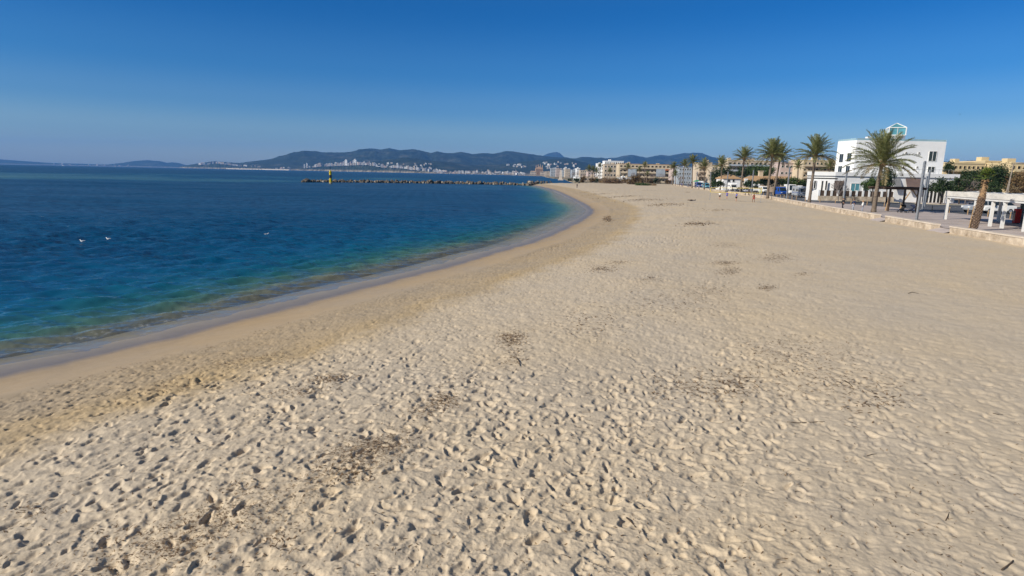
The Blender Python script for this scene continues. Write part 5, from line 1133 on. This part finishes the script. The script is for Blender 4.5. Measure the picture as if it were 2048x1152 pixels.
def van(label, base, rz, paint, Lv=4.9, h=2.05, w=1.9, group=None, box=False):
    t = thing('van', label, 'van', base, rz, group); x0, x1 = -Lv / 2, Lv / 2
    mb = MB(); mb.sideprism([(x0, .35), (x1 - .05, .35), (x1, .62), (x1 - .12, 1.02), (x1 - .75, 1.18), (x1 - 1.45, h - .12), (x1 - 1.75, h), (x0 + .1, h), (x0, h - .15)], -w / 2, w / 2); mb.build('body', paint, t, bevel=.06)
    quad(t, 'windscreen', [(x1 - .82, -w * .42, 1.26), (x1 - .82, w * .42, 1.26), (x1 - 1.38, w * .40, h - .20), (x1 - 1.38, -w * .40, h - .20)], GLASS, .05)
    for s in (-1, 1):
        y = s * (w / 2 + .008); mb = MB(); mb.add([(x1 - 2.15, y - .015, 1.2), (x1 - 1.0, y - .015, 1.2), (x1 - 1.5, y - .015, h - .25), (x1 - 2.15, y - .015, h - .25), (x1 - 2.15, y + .015, 1.2), (x1 - 1.0, y + .015, 1.2), (x1 - 1.5, y + .015, h - .25), (x1 - 2.15, y + .015, h - .25)], [(0, 1, 2, 3), (7, 6, 5, 4), (0, 4, 5, 1), (1, 5, 6, 2), (2, 6, 7, 3), (3, 7, 4, 0)]); mb.build('door_window', GLASS, t)
        for a in (0, 1): mb = MB(); mb.box((x0 + .75 + a * 1.0, y, h * .72), (.85, .03, .48)); mb.build('side_window', GLASS, t)
        mb = MB(); mb.box((x1 - 2.05, y, 1.05), (.18, .04, .04)); mb.build('door_handle', BLACK, t)
    mb = MB(); mb.box((x1 - .02, 0, .50), (.18, w * .98, .26)); mb.build('bumper', BLACK, t, bevel=.03); mb = MB(); mb.box((x1 - .04, 0, .86), (.06, .9, .15)); mb.build('grille', BLACK, t)
    lights(t, x1 - .06, x0 - .01, w, .86); mirrors(t, x1 - 1.05, w, 1.28); wheels(t, (x1 - .85, x0 + .85), w - .18, .33); return t
def camper(label, base, rz, paint, group=None):
    t = thing('camper', label, 'camper', base, rz, group); w = 2.1
    mb = MB(); mb.sideprism([(-2.9, .45), (1.25, .45), (1.25, 1.95), (2.35, 2.05), (2.5, 2.4), (2.2, 2.8), (-2.8, 2.85), (-2.9, 2.7)], -w / 2, w / 2); mb.build('cabin_box', paint, t, bevel=.06)
    mb = MB(); mb.sideprism([(1.2, .4), (2.95, .4), (3.0, .7), (2.9, 1.05), (2.3, 1.2), (1.75, 2.0), (1.2, 2.0)], -w * .45, w * .45); mb.build('cab', paint, t, bevel=.05)
    quad(t, 'windscreen', [(2.26, -w * .40, 1.27), (2.26, w * .40, 1.27), (1.82, w * .38, 1.92), (1.82, -w * .38, 1.92)], GLASS, .05)
    for s in (-1, 1):
        for x, ww in ((-.2, 1.0), (-1.9, .8)): mb = MB(); mb.box((x, s * (w / 2 + .01), 1.8), (ww, .03, .5)); mb.build('side_window', GLASS, t)
        mb = MB(); mb.box((1.6, s * (w * .45 + .01), 1.5), (.6, .03, .5)); mb.build('door_window', GLASS, t)
    mb = MB(); mb.box((2.95, 0, .5), (.16, w * .9, .24)); mb.build('bumper', BLACK, t, bevel=.03); lights(t, 2.95, -2.91, w * .9, .85); mirrors(t, 1.95, w * .92, 1.35); wheels(t, (2.1, -1.7), w - .25, .33); return t
def car(label, base, rz, paint, group=None):
    t = thing('parked_car', label, 'car', base, rz, group); w = 1.72
    mb = MB(); mb.sideprism([(-2.05, .32), (2.0, .32), (2.1, .55), (2.0, .82), (1.1, .95), (-1.75, 1.0), (-2.1, .9)], -w / 2, w / 2); mb.build('body', paint, t, bevel=.08)
    mb = MB(); zz = [(1.15, .93), (.35, 1.40), (-1.2, 1.44), (-1.85, .98)]; vs = [(x, s * (w / 2 - (.06 if z < 1.1 else .22)), z) for s in (-1, 1) for x, z in zz]; mb.add(vs, [(0, 1, 2, 3), (7, 6, 5, 4), (0, 4, 5, 1), (1, 5, 6, 2), (2, 6, 7, 3), (3, 7, 4, 0)]); mb.build('glasshouse', GLASS, t)
    mb = MB(); mb.add([(.42, -w / 2 + .2, 1.40), (.42, w / 2 - .2, 1.40), (-1.22, w / 2 - .2, 1.445), (-1.22, -w / 2 + .2, 1.445), (.3, -w / 2 + .24, 1.48), (.3, w / 2 - .24, 1.48), (-1.1, w / 2 - .24, 1.50), (-1.1, -w / 2 + .24, 1.50)], [(3, 2, 1, 0), (4, 5, 6, 7), (0, 1, 5, 4), (1, 2, 6, 5), (2, 3, 7, 6), (3, 0, 4, 7)]); mb.build('roof', paint, t)
    for s in (-1, 1): mb = MB(); mb.bar((-.35, s * (w / 2 - .07), .98), (-.35, s * (w / 2 - .20), 1.42), .08); mb.build('door_pillar', paint, t)
    lights(t, 2.03, -2.06, w, .72); mirrors(t, .85, w, 1.0); wheels(t, (1.3, -1.3), w - .16, .31, .2); return t
def facing(px, dy=1): return math.atan2(-.975, -.22)
RZ = math.atan2(-.972, -.235)
def vpos(px, Y, py=392): return (Xp(px, Y, py), Y, 1.604)
motorhome('white and silver motorhome parked right of the blue van', vpos(1600, 158), RZ + .10, SILV)
van('bright blue van parked left of the big motorhome', vpos(1560, 171), RZ + .25, BLUEP, 5.0, 2.35, 2.0)
van('white van parked left of the thick palm trunk', vpos(1527, 198, 385), RZ + .2, W2, 4.8, 2.1)
camper('white overcab camper left of the white van', vpos(1508, 206, 384), RZ + .15, W2, 'parked campers')
camper('white overcab camper before the white gable of the tiled house', vpos(1464, 226, 380), RZ + .15, W2, 'parked campers')
van('tall white box van behind the motorhome', vpos(1580, 186, 385), RZ + .1, W2, 6.2, 3.0, 2.2)
van('turquoise van beside the red container', vpos(1412, 262, 376), RZ + .2, TURQ, 4.9, 2.3)
van('dark blue van behind the dark clothed strollers', vpos(1396, 285, 373), RZ + .2, BLUEP, 5.0, 2.5)
motorhome('white motorhome between the dark blue and turquoise vans', vpos(1403, 292, 373), RZ + .1, W2)
for px, Y, py, m, lab, rz in ((1436, 250, 378, SILV, 'silver car left of the camper by the tiled house', RZ), (1425, 262, 377, CLTH['navy'], 'dark car right of the turquoise van', RZ), (1480, 212, 382, BLACK, 'black car between the two white campers', RZ), (1492, 200, 384, SILV, 'silver car beside the pair of pedestrians', RZ), (1650, 147, 397, BLACK, 'black car right of the motorhome by the fence', RZ),
        (1962, 92, 412, SILV, 'silver car behind the pavilion roof, left of the fan palm trunk', R(178)), (1993, 91, 412, W2, 'white car behind the pavilion roof, right of the fan palm trunk', R(176))):
    z = 1.604; p = vpos(px, Y, py); c = car(lab, p, rz, m, 'parked cars along the beach road')
    if px > 1900: c.location.z = 1.604; c.scale = (1.12, 1.1, 1.28)
q = vpos(1415.5, 272, 379); mb = MB(); mb.box((0, 0, .85), (1.15, .9, 1.5), 0, 0, 1.1); t = thing('waste_container', 'red waste container beside the turquoise van', 'container', q); mb.build('bin', RED, t, bevel=.04); mb = MB(); mb.box((0, 0, 1.66), (1.3, 1.05, .14)); mb.build('lid', RED, t, bevel=.03)
q = vpos(1393, 300, 372); t = thing('market_tent', 'small green tent roof behind the dark blue van', 'tent', q); mb = MB(); mb.add([(-1.6, -1.6, 2.6), (1.6, -1.6, 2.6), (1.6, 1.6, 2.6), (-1.6, 1.6, 2.6), (0, 0, 3.6)], [(0, 1, 4), (1, 2, 4), (2, 3, 4), (3, 0, 4), (3, 2, 1, 0)]); mb.build('canopy', pm('green_cloth', (.02, .30, .14), .8, .1, 1), t)
for sx in (-1.5, 1.5):
    for sy in (-1.5, 1.5): mb = MB(); mb.tube([(sx, sy, 0), (sx, sy, 2.62)], .04, 6); mb.build('leg', STEEL, t)

# ============================================================ VOLLEYBALL NET
na_, nb_ = Vector(g(1419.5, 400, 1.2)), Vector(g(1521, 406, 1.2)); t = thing('volleyball_net', 'beach volleyball net with two yellow tapes', 'net', na_); v = nb_ - na_; YT = pm('yellow_tape', (.60, .46, .10), .7, .05, 3)
zt_ = (at(1421, 375.5, na_.y)[2] - 1.2, at(1519, 376.5, nb_.y)[2] - 1.2); zb_ = (at(1421, 384, na_.y)[2] - 1.2, at(1519, 386.5, nb_.y)[2] - 1.2)
for k, q in enumerate((Vector((0, 0, 0)), v)): mb = MB(); mb.tube([q - Vector((0, 0, .3)), q + Vector((0, 0, zt_[k] + .1))], .05, 8); p_ = mb.build('post', STEEL, t); mb = MB(); mb.lathe([(.07, zt_[k] - 1.0), (.07, zt_[k])], (q.x, q.y, 0), 10); mb.build('yellow_pad', YT, p_)
for z in (zt_, zb_): mb = MB(); mb.bar((0, 0, z[0]), v + Vector((0, 0, z[1])), .03, .075); mb.build('tape', YT, t)
mb = MB(); NT = pm('net_cord', (.05, .05, .05), .9, .1, 5)
for i in range(1, 60): f = i / 60; q = v * f; mb.bar(q + Vector((0, 0, zb_[0] * (1 - f) + zb_[1] * f)), q + Vector((0, 0, zt_[0] * (1 - f) + zt_[1] * f)), .008)
for k in range(1, 9): f = k / 9; mb.bar((0, 0, zb_[0] * (1 - f) + zt_[0] * f), v + Vector((0, 0, zb_[1] * (1 - f) + zt_[1] * f)), .008)
o = mb.build('mesh', NT, t)

# ============================================================ PEOPLE
def skin_mesh(name, J, edges, rad, mat, parent, root=0, sub=1):
    me = bpy.data.meshes.new(name); me.from_pydata([tuple(j) for j in J], edges, []); me.materials.append(mat)
    o = bpy.data.objects.new(name, me); COL.objects.link(o); o.parent = parent
    m = o.modifiers.new('skin', 'SKIN'); m.use_smooth_shade = True
    for i, r in enumerate(rad): sv = me.skin_vertices[0].data[i]; sv.radius = (r, r) if not hasattr(r, '__len__') else r; sv.use_root = (i == root)
    s = o.modifiers.new('sub', 'SUBSURF'); s.levels = sub; s.render_levels = sub; return o
def person(label, base, rz, top, legs, hair=HAIRD, skin=SKIN, pose='stand', h=1.74, sleeves=True, shorts=False, group=None, longhair=False, shoes=True, coat=False, rot=None, bare_top=False):
    t = thing('person', label, 'person', base, rz, group); k = h / 1.74; V3 = lambda x, y, z: Vector((x, y, z)) * k
    P = dict(pel=V3(0, 0, .93), sp=V3(0, .01, 1.10), ch=V3(0, 0, 1.33), nk=V3(0, .0, 1.47), hb=V3(0, .03, 1.555), ht=V3(0, .03, 1.66))
    def leg(s, kn, an): return [V3(s * .095, 0, .88), V3(s * .10, kn[0], kn[1]), V3(s * .105, an[0], an[1]), V3(s * .115, an[0] + .13, max(.03, an[1] - .05))]
    walk = pose in ('walk', 'run'); st = .20 if pose == 'walk' else .30
    if walk: LL = leg(-1, (.16, .50), (.15 - .02, .08)); RL = leg(1, (-.02, .48), (-st, .16))
    elif pose == 'lunge': LL = leg(-1, (.12, .52), (.05, .08)); RL = leg(1, (.10, .50), (-.02, .08)); LL = [LL[0]] + [q + Vector((-.16, 0, 0)) for q in LL[1:]]; RL = [RL[0]] + [q + Vector((.16, 0, 0)) for q in RL[1:]]
    else: LL = leg(-1, (.02, .49), (.0, .08)); RL = leg(1, (.01, .49), (-.02, .08))
    def arm(s, el, wr): return [V3(s * .175, 0, 1.40), V3(*el), V3(*wr)]
    if pose == 'up': LA = arm(-1, (-.30, .18, 1.45), (-.22, .32, 1.68)); RA = arm(1, (.30, .18, 1.45), (.22, .32, 1.68))
    elif pose in ('lunge', 'ready'): LA = arm(-1, (-.30, .05, 1.16), (-.18, .28, 1.10)); RA = arm(1, (.30, .05, 1.16), (.18, .28, 1.10))
    elif pose == 'wide': LA = arm(-1, (-.38, .02, 1.22), (-.58, .05, 1.08)); RA = arm(1, (.36, .02, 1.22), (.5, .15, 1.15))
    elif walk: LA = arm(-1, (-.24, -.12, 1.14), (-.25, .02, .92)); RA = arm(1, (.24, .10, 1.14), (.23, .26, .95))
    else: LA = arm(-1, (-.23, -.03, 1.13), (-.22, .07, .88)); RA = arm(1, (.23, -.03, 1.13), (.22, .07, .88))
    J = [P['pel'], P['sp'], P['ch'], P['nk'], P['hb'], P['ht']]; E_ = [(0, 1), (1, 2), (2, 3), (3, 4), (4, 5)]; r = [.135, .118, .145, .058, .088, .078]
    for Lg in (LL, RL): n = len(J); J += Lg; E_ += [(0, n), (n, n + 1), (n + 1, n + 2), (n + 2, n + 3)]; r += [.088, .058, .040, .032]
    for A_ in (LA, RA):
        n = len(J); d = (A_[2] - A_[1]).normalized(); s = 1 if A_[0].x > 0 else -1; hand = A_[2] + d * .07 * k; J += A_ + [hand]; E_ += [(2, n), (n, n + 1), (n + 1, n + 2), (n + 2, n + 3)]; r += [.055, .040, .028, .032]
        sd_ = d.cross(Vector((1, 0, 0))).normalized(); nn = len(J)
        for q in range(4):
            b_ = hand + sd_ * (.030 - .020 * q) * k + d * .03; m_ = b_ + d * (.045, .050, .048, .036)[q] * k; J += [m_, m_ + (d * .7 + Vector((-s * .35, 0, 0))).normalized() * .030 * k]; E_ += [(n + 3, nn), (nn, nn + 1)]; r += [.0095, .008]; nn += 2
        J += [A_[2] + d * .04 * k + sd_ * .05 * k + Vector((-s * .02, 0, 0))]; E_ += [(n + 2, nn)]; r += [.011]
    r = [q * k for q in r]; skin_mesh('body', J, E_, r, skin, t)
    hd = MB(); c = P['hb'] + Vector((0, .005, .055)) * k; hd.ball(c, .098 * k, 14, 10, 0, (.80, 1.0, 1.22)); hd.ball(c + Vector((0, .100, -.012)) * k, .017 * k, 6, 5, 0, (.8, 1.1, 1.5))
    for s in (-1, 1): hd.ball(c + Vector((s * .080, -.005, -.01)) * k, .026 * k, 6, 5, 0, (.4, .8, 1.2)); 
    hd.build('head', skin, t, True); ey = MB()
    for s in (-1, 1): ey.ball(c + Vector((s * .032, .088, .012)) * k, .011 * k, 6, 5)
    ey.box(c + Vector((0, .094, -.055)) * k, (.045 * k, .012, .010)); ey.build('eyes_and_mouth', HAIRD, t)
    hm = MB(); hm.ball(c + Vector((0, -.018, .028)) * k, .106 * k, 14, 10, 0, (.84, 1.0, 1.14))
    if longhair: hm.ball(c + Vector((0, -.07, -.12)) * k, .10 * k, 12, 8, 0, (.85, .55, 1.7))
    hm.build('hair', hair, t, True)
    if not bare_top:
        J = [P['pel'] + Vector((0, 0, .0 if not coat else -.12)), P['sp'], P['ch'], P['nk'] - Vector((0, 0, .03))]; E_ = [(0, 1), (1, 2), (2, 3)]; r = [.15, .135, .160, .075]
        if coat: r = [.21, .19, .19, .09]
        for A_ in (LA, RA):
            n = len(J); J += [A_[0], A_[1]]; E_ += [(2, n), (n, n + 1)]; r += [.072, .056]
            if sleeves: J += [A_[2]]; E_ += [(n + 1, n + 2)]; r += [.042]
        skin_mesh('jacket' if sleeves else 'shirt', J, E_, [q * k for q in r], top, t)
    J = [P['pel']]; E_ = []; r = [.150]
    for Lg in (LL, RL):
        n = len(J); J += [Lg[0], Lg[1].lerp(Lg[0], .25) if shorts else Lg[1]]; E_ += [(0, n), (n, n + 1)]; r += [.104, .082 if shorts else .074]
        if not shorts: J += [Lg[2]]; E_ += [(n + 1, n + 2)]; r += [.058]
    skin_mesh('shorts' if shorts else 'trousers', J, E_, [q * k for q in r], legs, t)
    if shoes:
        for Lg in (LL, RL): mb = MB(); mb.ball(Lg[2] + Vector((0, .06, -.035)) * k, .10 * k, 10, 7, 0, (.5, 1.35, .5)); mb.build('shoe', BLACK if not shorts else CLTH['white'], t, True)
    if rot: t.rotation_euler = rot
    return t
C_ = CLTH
def ft(px, py, z=1.604): return g(px, py, z)
person('person in a black jacket and cap walking along behind the beach wall', ft(1685, 418.5), R(100), C_['black'], C_['black'], pose='walk', h=1.76)
person('person in a dark top and light grey trousers walking behind the beach wall', ft(1706, 421), R(100), C_['navy'], C_['grey'], pose='walk', h=1.74)
pw = person('person with long fair hair in a white striped puffer coat behind the beach wall', ft(1724, 424), R(60), C_['white'], C_['grey'], hair=HAIRL, longhair=True, coat=True, h=1.68)
person('volleyball player in a white top and dark shorts, leftmost of the players', ft(1439, 399.5, 1.2), R(-40), C_['white'], C_['black'], sleeves=False, shorts=True, pose='wide', shoes=False, h=1.78)
person('volleyball player in a purple shirt and blue shorts, second from the left', ft(1453.5, 397.5, 1.2), R(-60), C_['purple'], C_['blue'], sleeves=False, shorts=True, pose='ready', shoes=False)
person('volleyball player in a bright blue shirt raising both arms to the net', ft(1472, 403, 1.2), R(-80), C_['blue'], C_['black'], sleeves=False, shorts=True, pose='up', shoes=False, h=1.8)
person('volleyball player in a maroon top and red shorts at the right of the net', ft(1507, 405, 1.2), R(120), C_['maroon'], C_['red'], sleeves=False, shorts=True, pose='lunge', skin=SKIN2, shoes=False, h=1.82)
lp = ft(1391, 400.5, 1.32); person('person in dark clothes lying on the sand left of the net', lp, 0, C_['black'], C_['navy'], rot=(R(90), 0, R(-82)), shoes=True)
person('lone person in dark clothes walking on the far sand', ft(1154, 376, 1.2), R(160), C_['black'], C_['navy'], pose='walk')
person('person in a dark coat standing by the breakwater root', ft(1099, 367.4, 1.2), R(90), C_['black'], C_['black'], coat=True)
person('person in a pale lime top walking beside the white van', ft(1519.5, 390.5), R(120), C_['lime'], C_['lime'], pose='walk', sleeves=True)
person('person in a grey blue jacket, left of the pair before the camper', ft(1490.5, 389.5), R(100), C_['grey'], C_['jeans'], pose='walk')
person('person in black, right of the pair before the camper', ft(1497, 390), R(100), C_['black'], C_['black'], pose='walk')
person('person in dark clothes sitting height by the camper by the tiled house', ft(1464, 385), R(60), C_['black'], C_['navy'], pose='stand')
for px, py, Y, lab, c1, c2 in ((1351, 371.5, 0, 'dark clothed stroller nearest the bend of the wall', 'black', 'navy'), (1359, 372.5, 0, 'person in black walking below the bushy palm', 'black', 'black'), (1363.5, 373, 0, 'person in a blue jacket walking left of the dark pair', 'blue', 'navy'), (1376.5, 374.5, 0, 'left person of the dark pair under the dense dark palm', 'black', 'jeans'), (1380, 374.7, 0, 'right person of the dark pair under the dense dark palm', 'navy', 'black'),
        (1397.5, 378.5, 0, 'person in a grey top and dark trousers leaning on the beach wall', 'grey', 'navy'), (1390, 376.5, 0, 'person in black between the dense palm and the beach wall', 'black', 'black'), (1440, 381, 0, 'person in teal by the foot of the palm beside the tiled house', 'teal', 'jeans')):
    person(lab, ft(px, py), R(100), C_[c1], C_[c2], pose='walk')

# ============================================================ BIRDS
def gull(label, base, rz, grp):
    t = thing('gull', label, 'gull', base, rz, grp); t.scale = (.68,) * 3; J = [(0, 0, .10), (.13, 0, .10), (.21, 0, .17), (.23, 0, .25), (.28, 0, .265), (.345, 0, .25), (-.15, 0, .12), (-.30, 0, .15)]
    skin_mesh('body', [Vector(j) for j in J], [(0, 1), (1, 2), (2, 3), (3, 4), (4, 5), (0, 6), (6, 7)], [.105, .085, .055, .05, .042, .010, .07, .018], pm('white_feathers', (.80, .79, .77), .8, .04, 8), t)
    for s in (-1, 1): mb = MB(); mb.add([(.10, s * .09, .15), (-.05, s * .115, .14), (-.34, s * .04, .155), (-.30, s * .05, .19), (-.02, s * .085, .205), (.09, s * .07, .19)], [(0, 1, 2, 3, 4, 5), (5, 4, 3, 2, 1, 0)]); mb.build('wing', pm('grey_feathers', (.33, .35, .38), .8, .06, 8), t)
    mb = MB(); mb.tube([(.31, 0, .258), (.375, 0, .245)], [.012, .004], 6); mb.build('beak', YT, t)
    return t
for (px, py, rz, lab) in ((165, 484, R(175), 'white gull floating on the sea, left of the close pair'), (217, 479.5, R(170), 'white gull floating on the sea, right of the close pair'), (533, 470, R(20), 'small gull floating alone nearer the breakwater')):
    gull(lab, g(px, py, .08), rz, 'gulls on the water')
p = at(1920, 228.5, 190); t = thing('bird', 'small dark bird flying high over the yellow flats', 'bird', p, R(30)); skin_mesh('body', [Vector((0, -.2, 0)), Vector((0, 0, 0)), Vector((0, .2, .02)), Vector((-.22, .03, .08)), Vector((-.5, -.05, .02)), Vector((.22, .03, .08)), Vector((.5, -.05, .02))], [(0, 1), (1, 2), (1, 3), (3, 4), (1, 5), (5, 6)], [.03, .07, .03, .045, .012, .045, .012], BLACK, t, 1)

# ============================================================ WEED, TWIGS AND STICKS ON THE SAND
WEED = leafmat('dry_weed', (.085, .050, .025), (.21, .13, .065), (.38, .26, .15))
mb = MB(); rs = random.Random(77)
def strand(x, y, l, w, lift):
    z = float(sand_z(np.array([x]), np.array([y]))[0]); return (x, y, z, l, w, lift)
PTS = []
def patch(px, py, rx, ry, n, l, sk=0.0, zs=1.2):
    for _ in range(n):
        a, b = rs.gauss(0, .45), rs.gauss(0, .45); q = g(px + a * rx + b * ry * sk, py + b * ry, zs); PTS.append((q[0], q[1], l * rs.uniform(.5, 1.5)))
patch(720, 905, 120, 50, 1100, .036, -1.1); patch(760, 885, 80, 34, 500, .055, -1); patch(690, 940, 70, 30, 300, .055, -1); patch(885, 792, 44, 20, 420, .06); patch(850, 815, 40, 14, 120, .06); patch(1024, 668, 34, 18, 520, .08); patch(1030, 705, 22, 24, 110, .08)
patch(410, 1035, 120, 48, 800, .036, -1); patch(360, 1080, 100, 50, 420, .036); patch(250, 1060, 120, 50, 220, .05); patch(560, 1070, 60, 40, 160, .05); patch(480, 970, 60, 20, 120, .05)
patch(660, 742, 60, 12, 340, .07, -2); patch(600, 765, 80, 14, 240, .07, -2); patch(500, 690, 120, 26, 420, .06, -2); patch(330, 740, 90, 22, 200, .06, -2); patch(60, 990, 60, 20, 120, .05)
for (ax_, ay_), (bx_, by_) in zip([(180, 1130), (420, 1040), (560, 1000), (700, 920), (800, 870), (885, 790), (960, 735)], [(420, 1040), (560, 1000), (700, 920), (800, 870), (885, 790), (960, 735), (1030, 668)]):
    for k in range(5): patch(ax_ + (bx_ - ax_) * k / 5, ay_ + (by_ - ay_) * k / 5, 80, 40, 110, .032)
patch(1590, 740, 150, 60, 620, .07, 1); patch(1640, 700, 110, 34, 300, .07, 1); patch(1550, 690, 90, 36, 300, .07); patch(1690, 765, 40, 20, 110, .07); patch(1420, 760, 90, 40, 300, .09); patch(1340, 760, 60, 40, 160, .08); patch(1480, 760, 60, 30, 160, .1)
for px, py, rx, ry, n in ((1553, 515, 36, 8, 420), (1452, 524, 34, 5, 300), (1458, 541, 26, 9, 300), (1205, 531, 34, 7, 360), (1240, 519, 24, 4, 120), (1448, 489, 36, 6, 260), (1605, 548, 16, 4, 70), (1535, 574, 22, 5, 130), (1400, 437, 36, 5, 240), (1365, 432, 24, 3, 120), (1300, 556, 20, 6, 80), (1420, 580, 60, 20, 220), (1520, 470, 44, 8, 120), (1340, 600, 120, 40, 300), (1180, 640, 90, 30, 200), (1750, 790, 80, 40, 160)): patch(px, py, rx * 1.15, ry * 1.2, int(n * 1.3), .10)
for px, py, rx, ry, n in ((1330, 408, 40, 3, 320), (1290, 399, 50, 2.4, 320), (1240, 392, 60, 1.6, 300), (1200, 386, 40, 1.2, 200), (1175, 382, 40, 1, 160), (1400, 447, 40, 4, 160), (1195, 414, 10, 5, 160), (1215, 425, 10, 6, 160), (1300, 381, 40, 1.2, 60), (1376, 384.5, 6, .7, 60), (1440, 420, 40, 3, 60)): patch(px, py, rx, ry, n, .42)
for _ in range(9000):                                  # loose crumbs everywhere above the damp band
    px, py = rs.uniform(-40, 2090), 480 + 700 * rs.random() ** 1.25; q = g(px, py, 1.2)
    if samp(T_BROAD, q[0] * 5 + 9, q[1] * 5) + .7 - px / 1900 > rs.gauss(0, .6): PTS.append((q[0], q[1], .035 * rs.uniform(.5, 1.8) * (1 + q[1] * .03)))
for i in range(700):                                   # the high water line of fine weed
    k = rs.randrange(3, 20); a, b = SHORE[k], SHORE[k + 1]; f = rs.random(); d = Vector((b[0] - a[0], b[1] - a[1])).normalized(); w = 3.6 + rs.gauss(0, .12) + .25 * math.sin(k * 2 + f * 6); PTS.append((a[0] + (b[0] - a[0]) * f + d.y * w, a[1] + (b[1] - a[1]) * f - d.x * w, .05 * rs.uniform(.5, 1.4) * (1 + a[1] * .012)))
PX = np.array(PTS); sd_arr = shore_dist(PX[:, 0], PX[:, 1]); PX = PX[(sd_arr > 3.1) & (PX[:, 0] < wall_x(PX[:, 1]) - 1.5) & (np.abs(PX[:, 0] / np.maximum(PX[:, 1], 1)) < 1.5)]
PZ = sand_z(PX[:, 0], PX[:, 1])
for (x, y, l), z in zip(PX, PZ):
    a = rs.uniform(0, 6.28); d = Vector((math.cos(a), math.sin(a), rs.uniform(-.1, .22))); n = Vector((-d.y, d.x, 0)) * l * rs.uniform(.05, .14); p = Vector((x, y, z + .003)); bend = Vector((rs.gauss(0, .3), rs.gauss(0, .3), rs.uniform(.0, .3))) * l
    q, r_ = p + d * l * .5 + Vector((0, 0, .08 * l)), p + d * l + bend * .5
    mb.add([p - n, p + n, q + n, q - n, r_], [(0, 1, 2, 3), (3, 2, 4)])
tag(mb.build('dry_seaweed', WEED), 'dry brown seaweed and straw scattered over the sand', kind='stuff')
STK = pm('driftwood', (.10, .07, .045), .9, .25, 8, bump=.4)
def stick(label, pxs, r, z=1.2):
    P = []
    for i, (px, py) in enumerate(pxs):
        q = g(px, py, z); zz = float(sand_z(np.array([q[0]]), np.array([q[1]]))[0]); P.append(Vector((q[0], q[1], zz + r * (.9 if i % 2 == 0 else 1.8))))
    mb = MB(); mb.tube(P, [r] * (len(P) - 1) + [r * .5], 7); return tag(mb.build('driftwood_stick', STK, None, True), label, 'stick', 'sticks lying on the sand')
stick('crooked dark driftwood stick in the bottom right corner', [(2004, 1136), (2016, 1127), (2024, 1122), (2027, 1117)], .010)
stick('thin curved twig half way up the right edge of the sand', [(1986, 824), (1996, 827), (2006, 824)], .007)
stick('fine bent twig below the short beach wall', [(1816, 587), (1824, 585), (1838, 587)], .012)
stick('short dark stick on the sand right of centre', [(1254, 1026), (1262, 1038), (1272, 1046)], .012)
stick('dark forked stick in the scattered straw right of centre', [(1690, 757), (1697, 764), (1706, 770)], .013)
stick('long pale twig in the scattered straw right of centre', [(1575, 838), (1600, 837), (1635, 835), (1650, 838)], .008)
stick('dark stick beneath the seaweed clump in the middle', [(1034, 708), (1038, 716), (1040, 726)], .014)
stick('short straight stick among the prints on the right', [(1734, 906), (1744, 904), (1754, 903)], .006)
stick('black curved stick in the prints on the right', [(1892, 1036), (1896, 1030), (1899, 1022)], .007)
# reed fence of thin stakes beside the beach bush
p0, p1 = Vector(g(1287, 367, 1.2)), Vector(g(1312, 373, 1.2)); t = thing('stake_fence', 'low fence of thin stakes beside the green growth on the sand', 'fence', p0)
for i in range(16): q = (p1 - p0) * (i / 15); mb = MB(); mb.tube([q, q + Vector((.05, 0, 1.2 - .02 * i))], .05, 5); mb.build('stake', PALEW, t)
mb = MB(); mb.bar((0, 0, .7), (p1 - p0) + Vector((0, 0, .6)), .04); mb.build('rail', PALEW, t)
